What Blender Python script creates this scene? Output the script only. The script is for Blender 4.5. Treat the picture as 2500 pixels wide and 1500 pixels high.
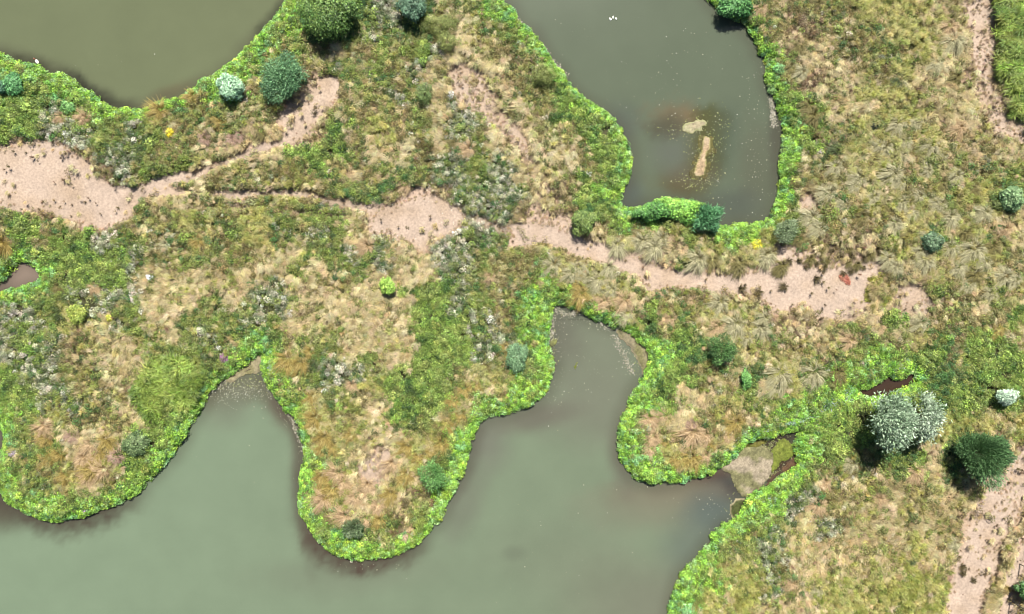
import bpy, math, random
import numpy as np
R = math.radians
rng = np.random.default_rng(7)
random.seed(7)
for o in list(bpy.data.objects): bpy.data.objects.remove(o)
scene = bpy.context.scene
C = scene.collection

# ------------------------------------------------------------------ camera, light, exposure
H = 41.67                                   # drone height above the water, metres (40 photo pixels = 1 m at water level)
cam_d = bpy.data.cameras.new('camera'); cam = bpy.data.objects.new('camera', cam_d); C.objects.link(cam)
cam.location = (0, 0, H); cam.rotation_euler = (0, 0, 0)
cam_d.lens = 24; cam_d.sensor_width = 36; cam_d.clip_end = 2000
scene.camera = cam
SUN_EL, SUN_AZ = 55.0, 6.0                  # azimuth clockwise from +Y
world = bpy.data.worlds.new("World"); scene.world = world; world.use_nodes = True
wn = world.node_tree; bg = wn.nodes['Background']
sky = wn.nodes.new('ShaderNodeTexSky'); sky.sky_type = 'NISHITA'; sky.sun_disc = False
sky.sun_elevation = R(SUN_EL); sky.sun_rotation = R(SUN_AZ)
wn.links.new(sky.outputs[0], bg.inputs[0]); bg.inputs[1].default_value = 0.05
sl = bpy.data.lights.new('sun', 'SUN'); sl.energy = 5.0; sl.angle = R(0.5); sl.color = (1.0, 0.955, 0.88)
so = bpy.data.objects.new('sun', sl); C.objects.link(so)
so.rotation_euler = (R(90 - SUN_EL), 0, R(180 - SUN_AZ)); so.location = (5, 40, 60)
so.rotation_euler = (-R(90 - SUN_EL), 0, -R(SUN_AZ))
scene.view_settings.view_transform = 'Standard'; scene.view_settings.look = 'None'
scene.view_settings.exposure = 0.95; scene.view_settings.gamma = 1.0
try: scene.cycles.filter_width = 1.1
except Exception: pass
try: scene.view_settings.use_curve_mapping = False
except Exception: pass

# ------------------------------------------------------------------ helpers
def W(px, py, z=0.0):
    k = (1 - z / H) / 40.0
    return ((px - 1250) * k, (750 - py) * k)
GZ = 0.30                                    # mean ground level of the banks
def lin(r, g, b): return tuple(((c / 255) / 12.92 if c / 255 <= .04045 else ((c / 255 + .055) / 1.055) ** 2.4) for c in (r, g, b))
def ss(a, b, x):
    t = np.clip((x - a) / (b - a), 0, 1); return t * t * (3 - 2 * t)
_perm = {}
def vnoise(x, y, s, seed=0):                 # value noise in [-1, 1], lattice s metres
    if seed not in _perm: _perm[seed] = np.random.default_rng(1000 + seed).random((256, 256)) * 2 - 1
    g = _perm[seed]; X = x / s + 500; Y = y / s + 500
    i = np.floor(X).astype(int); j = np.floor(Y).astype(int); fx = X - i; fy = Y - j
    fx = fx * fx * (3 - 2 * fx); fy = fy * fy * (3 - 2 * fy)
    a = g[i % 256, j % 256]; b = g[(i + 1) % 256, j % 256]; c = g[i % 256, (j + 1) % 256]; d = g[(i + 1) % 256, (j + 1) % 256]
    return (a * (1 - fx) + b * fx) * (1 - fy) + (c * (1 - fx) + d * fx) * fy
def fbm(x, y, s, seed=0, o=3):
    t = 0; a = 1; n = 0
    for k in range(o): t = t + a * vnoise(x, y, s / 2 ** k, seed + k); n += a; a *= .5
    return t / n
def inside(x, y, P):
    r = np.zeros(x.shape, bool); n = len(P)
    for k in range(n):
        x1, y1 = P[k]; x2, y2 = P[(k + 1) % n]
        if y1 == y2: continue
        c = ((y1 > y) != (y2 > y)) & (x < (x2 - x1) * (y - y1) / (y2 - y1) + x1)
        r ^= c
    return r
def pdist(x, y, P, closed=True):
    d = np.full(x.shape, 1e9); n = len(P)
    for k in range(n if closed else n - 1):
        x1, y1 = P[k]; x2, y2 = P[(k + 1) % n]; dx, dy = x2 - x1, y2 - y1; L = dx * dx + dy * dy + 1e-12
        t = np.clip(((x - x1) * dx + (y - y1) * dy) / L, 0, 1)
        d = np.minimum(d, np.hypot(x - x1 - t * dx, y - y1 - t * dy))
    return d
def smooth_poly(P, it=1):
    for _ in range(it):
        Q = []
        for k in range(len(P)):
            a = P[k]; b = P[(k + 1) % len(P)]
            Q += [(a[0] * .75 + b[0] * .25, a[1] * .75 + b[1] * .25), (a[0] * .25 + b[0] * .75, a[1] * .25 + b[1] * .75)]
        P = Q
    return P
def props(o, label=None, cat=None, group=None, kind=None):
    if label: o['label'] = label
    if cat: o['category'] = cat
    if group: o['group'] = group
    if kind: o['kind'] = kind
    return o
def mesh_np(name, V, F, mat=None, fattr=None, vattr=None, smooth=False):
    """V (n,3); F list of arrays (faces of equal size each); fattr / vattr: dict name -> (n,3) colours"""
    me = bpy.data.meshes.new(name)
    V = np.asarray(V, np.float32)
    if not isinstance(F, (list, tuple)): F = [F]
    loops = np.concatenate([f.ravel() for f in F]).astype(np.int32)
    sizes = np.concatenate([np.full(len(f), f.shape[1], np.int32) for f in F])
    starts = np.concatenate([[0], np.cumsum(sizes)[:-1]]).astype(np.int32)
    me.vertices.add(len(V)); me.vertices.foreach_set('co', V.ravel())
    me.loops.add(len(loops)); me.loops.foreach_set('vertex_index', loops)
    me.polygons.add(len(sizes)); me.polygons.foreach_set('loop_start', starts); me.polygons.foreach_set('loop_total', sizes)
    if smooth: me.polygons.foreach_set('use_smooth', np.ones(len(sizes), bool))
    me.update(calc_edges=True)
    for dom, D in (('FACE', fattr), ('POINT', vattr)):
        for k, a in (D or {}).items():
            at = me.attributes.new(k, 'FLOAT_COLOR', dom)
            a4 = np.ones((len(a), 4), np.float32); a4[:, :3] = a
            at.data.foreach_set('color', a4.ravel())
    if mat: me.materials.append(mat)
    return me
def link(name, me, parent=None, loc=None):
    o = bpy.data.objects.new(name, me); C.objects.link(o)
    if parent: o.parent = parent
    if loc: o.location = loc
    return o
def empty(name, loc):
    o = bpy.data.objects.new(name, None); C.objects.link(o); o.location = loc; o.empty_display_size = .2; return o

# ------------------------------------------------------------------ materials
def nt(name):
    m = bpy.data.materials.new(name); m.use_nodes = True; t = m.node_tree
    return m, t, t.nodes['Principled BSDF'], t.nodes['Material Output']
def mat_leaf(name, inst, rough=.5, spec=.35, trans=.18):
    m, t, p, out = nt(name)
    a = t.nodes.new('ShaderNodeAttribute'); a.attribute_name = 'tint' if inst else 'col'
    a.attribute_type = 'INSTANCER' if inst else 'GEOMETRY'
    col = a.outputs['Color']
    if inst:
        v = t.nodes.new('ShaderNodeAttribute'); v.attribute_name = 'col'
        mx = t.nodes.new('ShaderNodeMix'); mx.data_type = 'RGBA'; mx.blend_type = 'MULTIPLY'; mx.inputs[0].default_value = 1
        t.links.new(col, mx.inputs[6]); t.links.new(v.outputs['Color'], mx.inputs[7]); col = mx.outputs[2]
    t.links.new(col, p.inputs['Base Color']); p.inputs['Roughness'].default_value = rough
    p.inputs['Specular IOR Level'].default_value = spec
    tr = t.nodes.new('ShaderNodeBsdfTranslucent'); t.links.new(col, tr.inputs[0])
    ms = t.nodes.new('ShaderNodeMixShader'); ms.inputs[0].default_value = trans
    t.links.new(p.outputs[0], ms.inputs[1]); t.links.new(tr.outputs[0], ms.inputs[2]); t.links.new(ms.outputs[0], out.inputs[0])
    return m
def mat_col(name, rough=.85, spec=.2, attr='col', nscale=9, namt=.25, bump=.3, bdist=.02):
    m, t, p, out = nt(name)
    a = t.nodes.new('ShaderNodeAttribute'); a.attribute_name = attr
    tc = t.nodes.new('ShaderNodeTexCoord'); n = t.nodes.new('ShaderNodeTexNoise'); n.inputs['Scale'].default_value = nscale
    n.inputs['Detail'].default_value = 6; n.inputs['Roughness'].default_value = .7
    t.links.new(tc.outputs['Object'], n.inputs['Vector'])
    mr = t.nodes.new('ShaderNodeMapRange'); mr.inputs[1].default_value = .3; mr.inputs[2].default_value = .7
    mr.inputs[3].default_value = 1 - namt; mr.inputs[4].default_value = 1 + namt; t.links.new(n.outputs[0], mr.inputs[0])
    mx = t.nodes.new('ShaderNodeVectorMath'); mx.operation = 'SCALE'
    t.links.new(a.outputs['Color'], mx.inputs[0]); t.links.new(mr.outputs[0], mx.inputs['Scale'])
    t.links.new(mx.outputs[0], p.inputs['Base Color']); p.inputs['Roughness'].default_value = rough
    p.inputs['Specular IOR Level'].default_value = spec
    if bump:
        b = t.nodes.new('ShaderNodeBump'); b.inputs['Strength'].default_value = bump; b.inputs['Distance'].default_value = bdist
        t.links.new(n.outputs[0], b.inputs['Height']); t.links.new(b.outputs[0], p.inputs['Normal'])
    return m
def mat_flat(name, c, rough=.8, nscale=12, namt=.2):
    m, t, p, out = nt(name)
    tc = t.nodes.new('ShaderNodeTexCoord'); n = t.nodes.new('ShaderNodeTexNoise'); n.inputs['Scale'].default_value = nscale
    t.links.new(tc.outputs['Object'], n.inputs['Vector'])
    r = t.nodes.new('ShaderNodeValToRGB'); r.color_ramp.elements[0].position = .3; r.color_ramp.elements[1].position = .7
    r.color_ramp.elements[0].color = tuple(x * (1 - namt) for x in c) + (1,); r.color_ramp.elements[1].color = tuple(min(1, x * (1 + namt)) for x in c) + (1,)
    t.links.new(n.outputs[0], r.inputs[0]); t.links.new(r.outputs[0], p.inputs['Base Color']); p.inputs['Roughness'].default_value = rough
    return m
M_inst = mat_leaf('plant_cover', True)
M_leaf = mat_leaf('bush_leaf', False)
M_grass = mat_leaf('tussock_blade', False, rough=.55, spec=.3, trans=.12)
M_ground = mat_col('earth', nscale=7, namt=.28, bump=.6, bdist=.05)
M_mat = mat_col('algae', rough=.75, nscale=14, namt=.3, bump=.5)
M_bark = mat_flat('bark', (.14, .10, .07), .9)
def mat_water():
    m, t, p, out = nt('pond_water')
    a = t.nodes.new('ShaderNodeAttribute'); a.attribute_name = 'col'
    tc = t.nodes.new('ShaderNodeTexCoord')
    n = t.nodes.new('ShaderNodeTexNoise'); n.inputs['Scale'].default_value = .45; n.inputs['Detail'].default_value = 5
    t.links.new(tc.outputs['Object'], n.inputs['Vector'])
    mr = t.nodes.new('ShaderNodeMapRange'); mr.inputs[1].default_value = .3; mr.inputs[2].default_value = .7
    mr.inputs[3].default_value = .96; mr.inputs[4].default_value = 1.04; t.links.new(n.outputs[0], mr.inputs[0])
    n2 = t.nodes.new('ShaderNodeTexNoise'); n2.inputs['Scale'].default_value = 14; n2.inputs['Detail'].default_value = 3
    t.links.new(tc.outputs['Object'], n2.inputs['Vector'])
    mr2 = t.nodes.new('ShaderNodeMapRange'); mr2.inputs[1].default_value = .3; mr2.inputs[2].default_value = .7
    mr2.inputs[3].default_value = .975; mr2.inputs[4].default_value = 1.025; t.links.new(n2.outputs[0], mr2.inputs[0])
    mu = t.nodes.new('ShaderNodeMath'); mu.operation = 'MULTIPLY'; t.links.new(mr.outputs[0], mu.inputs[0]); t.links.new(mr2.outputs[0], mu.inputs[1])
    mx = t.nodes.new('ShaderNodeVectorMath'); mx.operation = 'SCALE'
    t.links.new(a.outputs['Color'], mx.inputs[0]); t.links.new(mu.outputs[0], mx.inputs['Scale'])
    t.links.new(mx.outputs[0], p.inputs['Base Color'])
    p.inputs['Roughness'].default_value = .12; p.inputs['IOR'].default_value = 1.33
    b = t.nodes.new('ShaderNodeBump'); b.inputs['Strength'].default_value = .05; b.inputs['Distance'].default_value = .01
    t.links.new(n2.outputs[0], b.inputs['Height']); t.links.new(b.outputs[0], p.inputs['Normal'])
    return m
M_water = mat_water()

# ------------------------------------------------------------------ plan of the place (traced shorelines, photo pixels at water level)
PA = [(-600,-450),(-600,110),(-200,120),(0,133),(20,145),(44,152),(67,158),(94,165),(118,178),(145,182),(162,189),(182,199),(199,219),(219,229),(239,239),(259,256),(276,270),(293,272),(323,270),(354,276),(371,266),(394,251),(421,246),(448,243),(465,226),(489,216),(495,202),(526,192),(553,165),(583,152),(590,131),(625,103),(642,81),(662,64),(682,40),(692,27),(700,10),(712,-20),(730,-80),(740,-200),(700,-450)]
PB = [(1130,-400),(1165,-120),(1190,-30),(1211,0),(1231,10),(1250,25),(1270,64),(1300,84),(1317,108),(1334,135),(1348,158),(1375,182),(1385,212),(1408,229),(1439,256),(1472,276),(1499,296),(1516,320),(1523,340),(1536,374),(1538,414),(1535,438),(1516,458),(1511,482),(1513,500),(1520,512),(1543,515),(1567,508),(1587,500),(1621,492),(1664,490),(1700,496),(1722,506),(1738,520),(1745,540),(1748,558),(1772,558),(1803,546),(1823,551),(1856,547),(1875,537),(1885,520),(1892,500),(1902,490),(1905,438),(1904,404),(1912,364),(1915,320),(1912,296),(1904,270),(1895,243),(1880,225),(1873,205),(1872,145),(1856,130),(1850,108),(1830,81),(1816,64),(1789,44),(1762,30),(1749,13),(1732,0),(1700,-60),(1680,-200),(1690,-400)]
PC = [(-300,764),(-60,734),(0,722),(22,712),(63,702),(108,684),(104,663),(86,648),(66,632),(48,638),(32,656),(14,678),(0,686),(-40,694),(-300,684)]
PD = [(-500,1900),(-500,1000),(-100,985),(-20,1000),(0,1015),(10,1034),(17,1060),(15,1088),(7,1125),(3,1162),(3,1195),(20,1222),(50,1239),(84,1256),(125,1267),(162,1266),(185,1261),(212,1253),(246,1239),(276,1231),(303,1219),(337,1202),(357,1175),(384,1155),(401,1128),(424,1111),(438,1081),(455,1061),(463,1030),(482,1010),(492,995),(502,968),(526,941),(553,921),(580,898),(606,884),(625,862),(648,857),(647,881),(642,904),(649,925),(665,945),(682,972),(699,1000),(710,1005),(723,1013),(733,1030),(736,1057),(746,1081),(751,1125),(740,1145),(736,1182),(734,1229),(741,1259),(760,1280),(773,1310),(793,1330),(814,1347),(841,1360),(868,1364),(894,1360),(928,1354),(962,1349),(996,1337),(1026,1317),(1036,1300),(1060,1276),(1083,1249),(1090,1219),(1110,1192),(1130,1155),(1134,1125),(1144,1098),(1147,1074),(1157,1054),(1171,1020),(1198,1012),(1250,1001),(1270,994),(1300,982),(1327,962),(1338,935),(1349,904),(1341,871),(1336,850),(1336,813),(1341,780),(1348,743),(1361,738),(1392,746),(1418,756),(1452,776),(1499,796),(1540,806),(1560,830),(1584,850),(1587,881),(1582,904),(1570,928),(1553,948),(1540,972),(1535,1000),(1520,1020),(1513,1067),(1513,1101),(1516,1118),(1533,1142),(1550,1162),(1573,1174),(1614,1177),(1648,1175),(1681,1165),(1722,1155),(1742,1145),
 (1769,1125),(1803,1101),(1809,1081),(1823,1071),(1875,1067),(1895,1056),(1925,1050),(1956,1049),(1948,1061),(1939,1088),(1952,1128),(1942,1145),(1909,1162),(1882,1185),(1865,1192),(1836,1205),(1819,1222),(1809,1249),(1789,1273),
 (1769,1280),(1749,1296),(1732,1320),(1712,1347),(1688,1377),(1668,1394),(1654,1418),(1644,1451),(1636,1482),(1637,1500),(1625,1600),(1640,1750),(1600,1900)]
PF = [(2080,960),(2094,942),(2122,941),(2140,932),(2152,918),(2171,911),(2182,922),(2198,924),(2213,912),(2228,900),(2242,926),(2216,944),(2190,955),(2173,965),(2146,972),(2114,970)]
WPOLY = [[W(*p) for p in smooth_poly(P)] for P in (PA, PB, PC, PD, PF)]
RX, RY, CS = 42.0, 30.0, 0.2
gx = np.arange(-RX, RX + .01, CS); gy = np.arange(-RY, RY + .01, CS); NX, NY = len(gx), len(gy)
GX, GY = np.meshgrid(gx, gy, indexing='ij')
SDF = np.full(GX.shape, 1e9); INW = np.zeros(GX.shape, bool)
for P in WPOLY:
    SDF = np.minimum(SDF, pdist(GX, GY, P)); INW |= inside(GX, GY, P)
SDF = np.where(INW, -SDF, SDF)
def samp(F, x, y):
    u = np.clip((x + RX) / CS, 0, NX - 1.001); v = np.clip((y + RY) / CS, 0, NY - 1.001)
    i = u.astype(int); j = v.astype(int); fx = u - i; fy = v - j
    return (F[i, j] * (1 - fx) + F[i + 1, j] * fx) * (1 - fy) + (F[i, j + 1] * (1 - fx) + F[i + 1, j + 1] * fx) * fy

# zones of plant cover, 50 photo pixels (1.25 m) per cell
ZR = """14~ b 3h 2w h o g b 11~ b h 5o 3y 2s d 2Y
13~ 2b 2h g 2w h o s o g b 10~ b o 2r 3o 2y p s d 2Y
12~ b 2g o s 2o 2g w 2s o g b 10~ b r s 4o 2y s d 2Y
4b 7~ 2b h g d 3g o w 4s o g b 9~ b o r 2s o y 3s d 2Y
b g 3b 4~ o 2b o h s d g 2o w g 4s o 2g b 8~ b 2g 2s 2y o 3s d Y
2g w g 3b 4o g 2o 2d s g 2o g s w 3s o 2g b 8~ b g 3s 2y 3s d Y
2g 3w g w g 4o s 3d g o y 2o s w g 3s o 2g b 7~ b g 2o 2p 2y 2s 2d
. 2d 2r 2w g 2o 2s . s 3g o 2s o s w g 4s o g b 7~ b 2o 5p o 3s
3. 2d r w 2g 2s 4o g o s o h o 2w g w 3s o g b 7~ b 2o 4p g p 2o g
d 5. d o 2s 4o y 2o 2h d . d 4w s r g 2b 7~ b d 4p o p g y g h
g 2r d 2. 3o y 2o y g o 2g s 4. 3w d . r h g 2b h b h 2~ b g p 2o p o 3p o p s
o g o 2g w g 4o g y o g w g s 2d . d 2w g 3. 2d 3p 2g 2b y h d o 2d o p h 2p o s
2b 4g w 2o g 2o 3s 2g 2w 2s 2w g 3o p d 3. d g 3p d . 4d 6p s
2~ b 3g w 7s g s o g 3s 2w g 2o b 3p o d 10. y 2d 4p o
2b g 4w 3s g s 2w 6s 2g w g o 3b 3p 4o p d 5. 2s d g o s g p
2w g y 2w g 2s 3g w g 6s 3g w o 2b 2~ b p g 2o 3p o 4d s y s 4o g
w g w r o 2s g s g w g 2b o 2g 3s 3g 2w 2b 3~ 2b g y h s p 3o s g o s p h o y g s
3w r o 2s 2g w g 3b p g w 2g s 3g w o h b 4~ 2b y h o s 2p 2o g b 3g o y g y
g 2w 2o 2s 3Y b 2~ b 2g 2w 2y 2g o 2p 2b 4~ b 2y o s h s y g 5b 2h 3g
2g 2w 2o d 2Y b 4~ b p g y s 3g p 4b 3~ 2b g 2s y 2g 5b 2g h y 3g
b g p 3o s 2g b 4~ b 3p s 2g 2p b 6~ 2b 2s 2o s g 2b 5g 3y s y
b 2g 3s 2g b 5~ b 2p 3s 2p b 7~ b g p o s p b 2m b 3g h g y 2h 2s
b g o 3p g b 7~ b g 3s p h b 7~ 2b y p 2b 3m b g 2o h g s 2h 2d
b 2g p s o g b 7~ b 2p s p s b 9~ 3b ~ 3m b g o s o 3s o d . d
3b g 2b 9~ b p 3s r b 14~ 2b 2w 2o 3s o d s . s
2~ 2b 11~ b g h g r g b 13~ 2b g w s w o 5s 2d s
16~ 5b 13~ b 2g w 6s y 2s . s .
33~ 2b y g 2w 3s y s y 2s . s .
33~ 2b 2y w o s 6y 2. s d
33~ b 3y 3s 6y 2. s d"""
rows = []
for ln in ZR.split('\n'):
    r = ''
    for tk in ln.split(): r += tk[-1] * (int(tk[:-1]) if len(tk) > 1 else 1)
    assert len(r) == 50, (len(rows), len(r)); rows.append(r)
for k in range(30):                          # water and mud cells take the plant of the bank beside them
    rows[k] = rows[k].replace('~', 'b').replace('m', 'b')
for r0, r1, c0, c1 in ((14,19,19,22),(15,19,31,33),(18,22,40,44),(10,13,1,5),(4,6,0,4),(16,19,0,2),(19,23,6,8),(15,19,43,49),(4,12,27,30),(1,3,20,21),(5,8,14,16),(4,7,38,39),(21,24,3,6)):   # lusher, brighter stands
    for k in range(r0, r1 + 1): rows[k] = rows[k][:c0] + rows[k][c0:c1 + 1].replace('g', 'G').replace('y', 'G') + rows[k][c1 + 1:]
ZG = np.array([[ord(c) for c in r] for r in rows])
def zone(x, y, warp=1.0):
    u = 1250 + 40 * x / (1 - GZ / H); v = 750 - 40 * y / (1 - GZ / H)
    u = u + warp * (26 * vnoise(x, y, 1.3, 11) + 14 * vnoise(x, y, .45, 12)); v = v + warp * (26 * vnoise(x, y, 1.3, 13) + 14 * vnoise(x, y, .45, 14))
    return ZG[np.clip((v // 50).astype(int), 0, 29), np.clip((u // 50).astype(int), 0, 49)]
# bare earth: patches (polygon, strength) and trodden paths (polyline, half width px, strength)
DP = [([(-200,345),(0,350),(60,352),(120,362),(180,385),(240,415),(268,435),(280,455),(322,472),(320,505),(312,540),(300,560),(270,560),(235,548),(190,535),(140,505),(90,490),(40,470),(0,455),(-200,450)],1),
 ([(-200,430),(0,440),(60,460),(140,490),(230,540),(200,548),(120,530),(50,518),(0,508),(-200,500)],.8),([(40,350),(110,342),(190,370),(262,420),(240,440),(120,400)],.7), ([(672,275),(705,250),(745,215),(775,190),(820,180),(832,215),(822,260),(790,300),(755,335),(715,355),(688,352),(680,320)],.95),
 ([(925,522),(965,507),(1000,488),(1050,478),(1090,487),(1125,508),(1128,530),(1105,560),(1080,580),(1060,600),(1045,625),(1020,615),(1000,592),(960,572),(920,570),(885,578),(905,548)],1),
 ([(1248,556),(1290,545),(1335,552),(1365,580),(1345,590),(1300,585),(1265,612),(1250,600)],.9),
 ([(1890,600),(1930,606),(1960,640),(2000,655),(2050,650),(2085,640),(2130,600),(2150,640),(2150,665),(2112,680),(2108,720),(2125,745),(2110,775),(2075,785),(2010,770),(1960,752),(1900,748),(1850,722),(1800,712),(1740,708),(1700,690),(1760,670),(1850,660),(1895,650)],1),
 ([(2190,690),(2240,695),(2262,740),(2255,775),(2200,770),(2170,745)],.7), ([(1955,470),(1990,465),(1998,520),(1975,545),(1955,530)],.8),
 ([(1560,640),(1620,640),(1650,670),(1640,700),(1590,715),(1560,700)],.75), ([(1850,655),(1890,610),(1930,600),(2140,590),(2140,660),(1950,670)],.5),
 ([(265,865),(300,870),(330,900),(355,930),(330,950),(300,920),(275,890)],.6), ([(340,960),(370,990),(355,1005),(330,985)],.7),
 ([(905,1080),(950,1070),(960,1130),(930,1190),(900,1200),(870,1150)],.75),([(1075,170),(1130,130),(1180,180),(1230,260),(1290,330),(1330,400),(1360,470),(1330,490),(1270,380),(1190,300),(1120,250)],.62),([(1340,470),(1380,480),(1400,540),(1440,600),(1500,600),(1480,640),(1400,600),(1350,560)],.5),([(1660,680),(1760,700),(1900,745),(1990,780),(1980,840),(1880,830),(1800,760),(1700,720)],.4),([(350,650),(560,640),(700,650),(800,680),(820,740),(700,700),(500,690),(380,720)],.3), ([(185,1090),(215,1085),(230,1110),(200,1130),(210,1165),(185,1160)],.7)]
DL = [([(318,474),(345,462),(420,438),(480,428),(520,410),(580,385),(640,362),(690,345)],12,.95), ([(318,478),(400,468),(500,470),(600,474),(680,472),(760,480),(830,495),(900,510),(930,524)],9,.8),
 ([(-50,395),(60,425),(160,455),(250,470),(320,480)],26,1.0), ([(1335,572),(1400,594),(1480,622),(1560,655),(1650,675),(1750,688),(1850,690),(1960,690)],21,1.0),
 ([(1150,165),(1190,225),(1245,305),(1285,395),(1308,450),(1322,500),(1345,575)],8,.66), ([(2385,20),(2400,80),(2392,160),(2405,230),(2430,290),(2470,325),(2540,370)],36,.62), ([(2345,310),(2330,380)],8,.6),
 ([(2560,1090),(2480,1180),(2430,1240),(2395,1330),(2375,1400),(2355,1480),(2330,1620)],54,.75), ([(2540,1290),(2485,1360),(2460,1450),(2440,1520),(2410,1650)],17,1),
 ([(1120,520),(1180,540),(1250,570)],7,.6), ([(480,506),(560,500),(640,505),(760,520),(860,530)],8,.55), ([(1170,160),(1230,300),(1300,380)],6,.35), ([(2250,740),(2350,735),(2440,728)],6,.5)]
DIRT = np.zeros(GX.shape)
nz = fbm(GX, GY, 1.6, 21)
for P, s in DP:
    P = [W(*p, GZ) for p in smooth_poly(P)]
    d = pdist(GX, GY, P); d = np.where(inside(GX, GY, P), d, -d)
    DIRT = np.maximum(DIRT, s * ss(-.6, .5, d + .6 * nz))
for P, w, s in DL:
    d = w / 40 - pdist(GX, GY, [W(*p, GZ) for p in P], False); q = .25 if w < 30 else .7
    DIRT = np.maximum(DIRT, s * ss(-1.2 * q, q, d + q * nz))
LAND = ss(0, .5, SDF) * .24 + ss(.4, 4.0, SDF) * .16 + np.where(SDF > 0, fbm(GX, GY, 3.0, 31) * .07 * ss(.3, 2, SDF), 0)
LAND = np.where(SDF < 0, -np.minimum(.9, .25 * ss(0, .25, -SDF) + .35 * (-SDF)), LAND + .015) - .03 * DIRT * (SDF > .6)
def ground_z(x, y): return samp(LAND, np.asarray(x, float), np.asarray(y, float))

# ------------------------------------------------------------------ ground sheet
fx = [-600, -300, -120, -60]; XS = np.array(fx + list(gx) + [-a for a in fx[::-1]]); YS = np.array(fx + list(gy) + [-a for a in fx[::-1]])
TX, TY = np.meshgrid(XS, YS, indexing='ij')
def gcol(x, y, sdf, dirt):
    z = zone(x, y); base = np.zeros(x.shape + (3,))
    pal = {'s': (.25, .18, .09), 'd': (.33, .235, .16), '.': (.35, .255, .19), 'y': (.17, .15, .05), 'p': (.20, .16, .075), 'o': (.12, .10, .045), 'r': (.17, .115, .07)}
    base[:] = (.055, .055, .025)
    for k, c in pal.items(): base[z == ord(k)] = c
    dc = np.array((.345, .268, .208)) * (1 + .12 * fbm(x, y, 2.2, 41))[..., None]
    dq = (.5 * ss(-.1, .35, fbm(x, y, .8, 45, 4)) * ss(1.3, .85, dirt + .45 * fbm(x, y, 2.2, 46, 2)))[..., None]; dc = dc * (1 - dq) + np.array((.27, .19, .115)) * dq; dc = dc * (1 - .14 * (np.abs(vnoise(x, y, .45, 44)) > .6))[..., None]
    q = ss(.12, .7, dirt)[..., None]
    c = base * (1 - q) + dc * q
    wq = ss(.25, -.1, sdf)[..., None]
    return c * (1 - wq) + np.array((.07, .06, .045)) * wq
inb = (np.abs(TX) <= RX) & (np.abs(TY) <= RY)
TS = np.where(inb, samp(SDF, TX, TY), 5.); TD = np.where(inb, samp(DIRT, TX, TY), 0); TZ = np.where(inb, samp(LAND, TX, TY), .35)
def grid_faces(nx, ny):
    i, j = np.meshgrid(np.arange(nx - 1), np.arange(ny - 1), indexing='ij'); a = (i * ny + j).ravel()
    return np.stack([a, a + ny, a + ny + 1, a + 1], 1)
col = gcol(TX, TY, TS, TD); 
def blur(c):
    for ax in (0, 1): c = (np.roll(c, 1, ax) + 2 * c + np.roll(c, -1, ax)) / 4
    return c
col = blur(col)
me = mesh_np('ground', np.stack([TX, TY, TZ], -1).reshape(-1, 3), grid_faces(len(XS), len(YS)), M_ground, vattr={'col': col.reshape(-1, 3)}, smooth=True)
props(link('ground', me), kind='structure')

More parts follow.
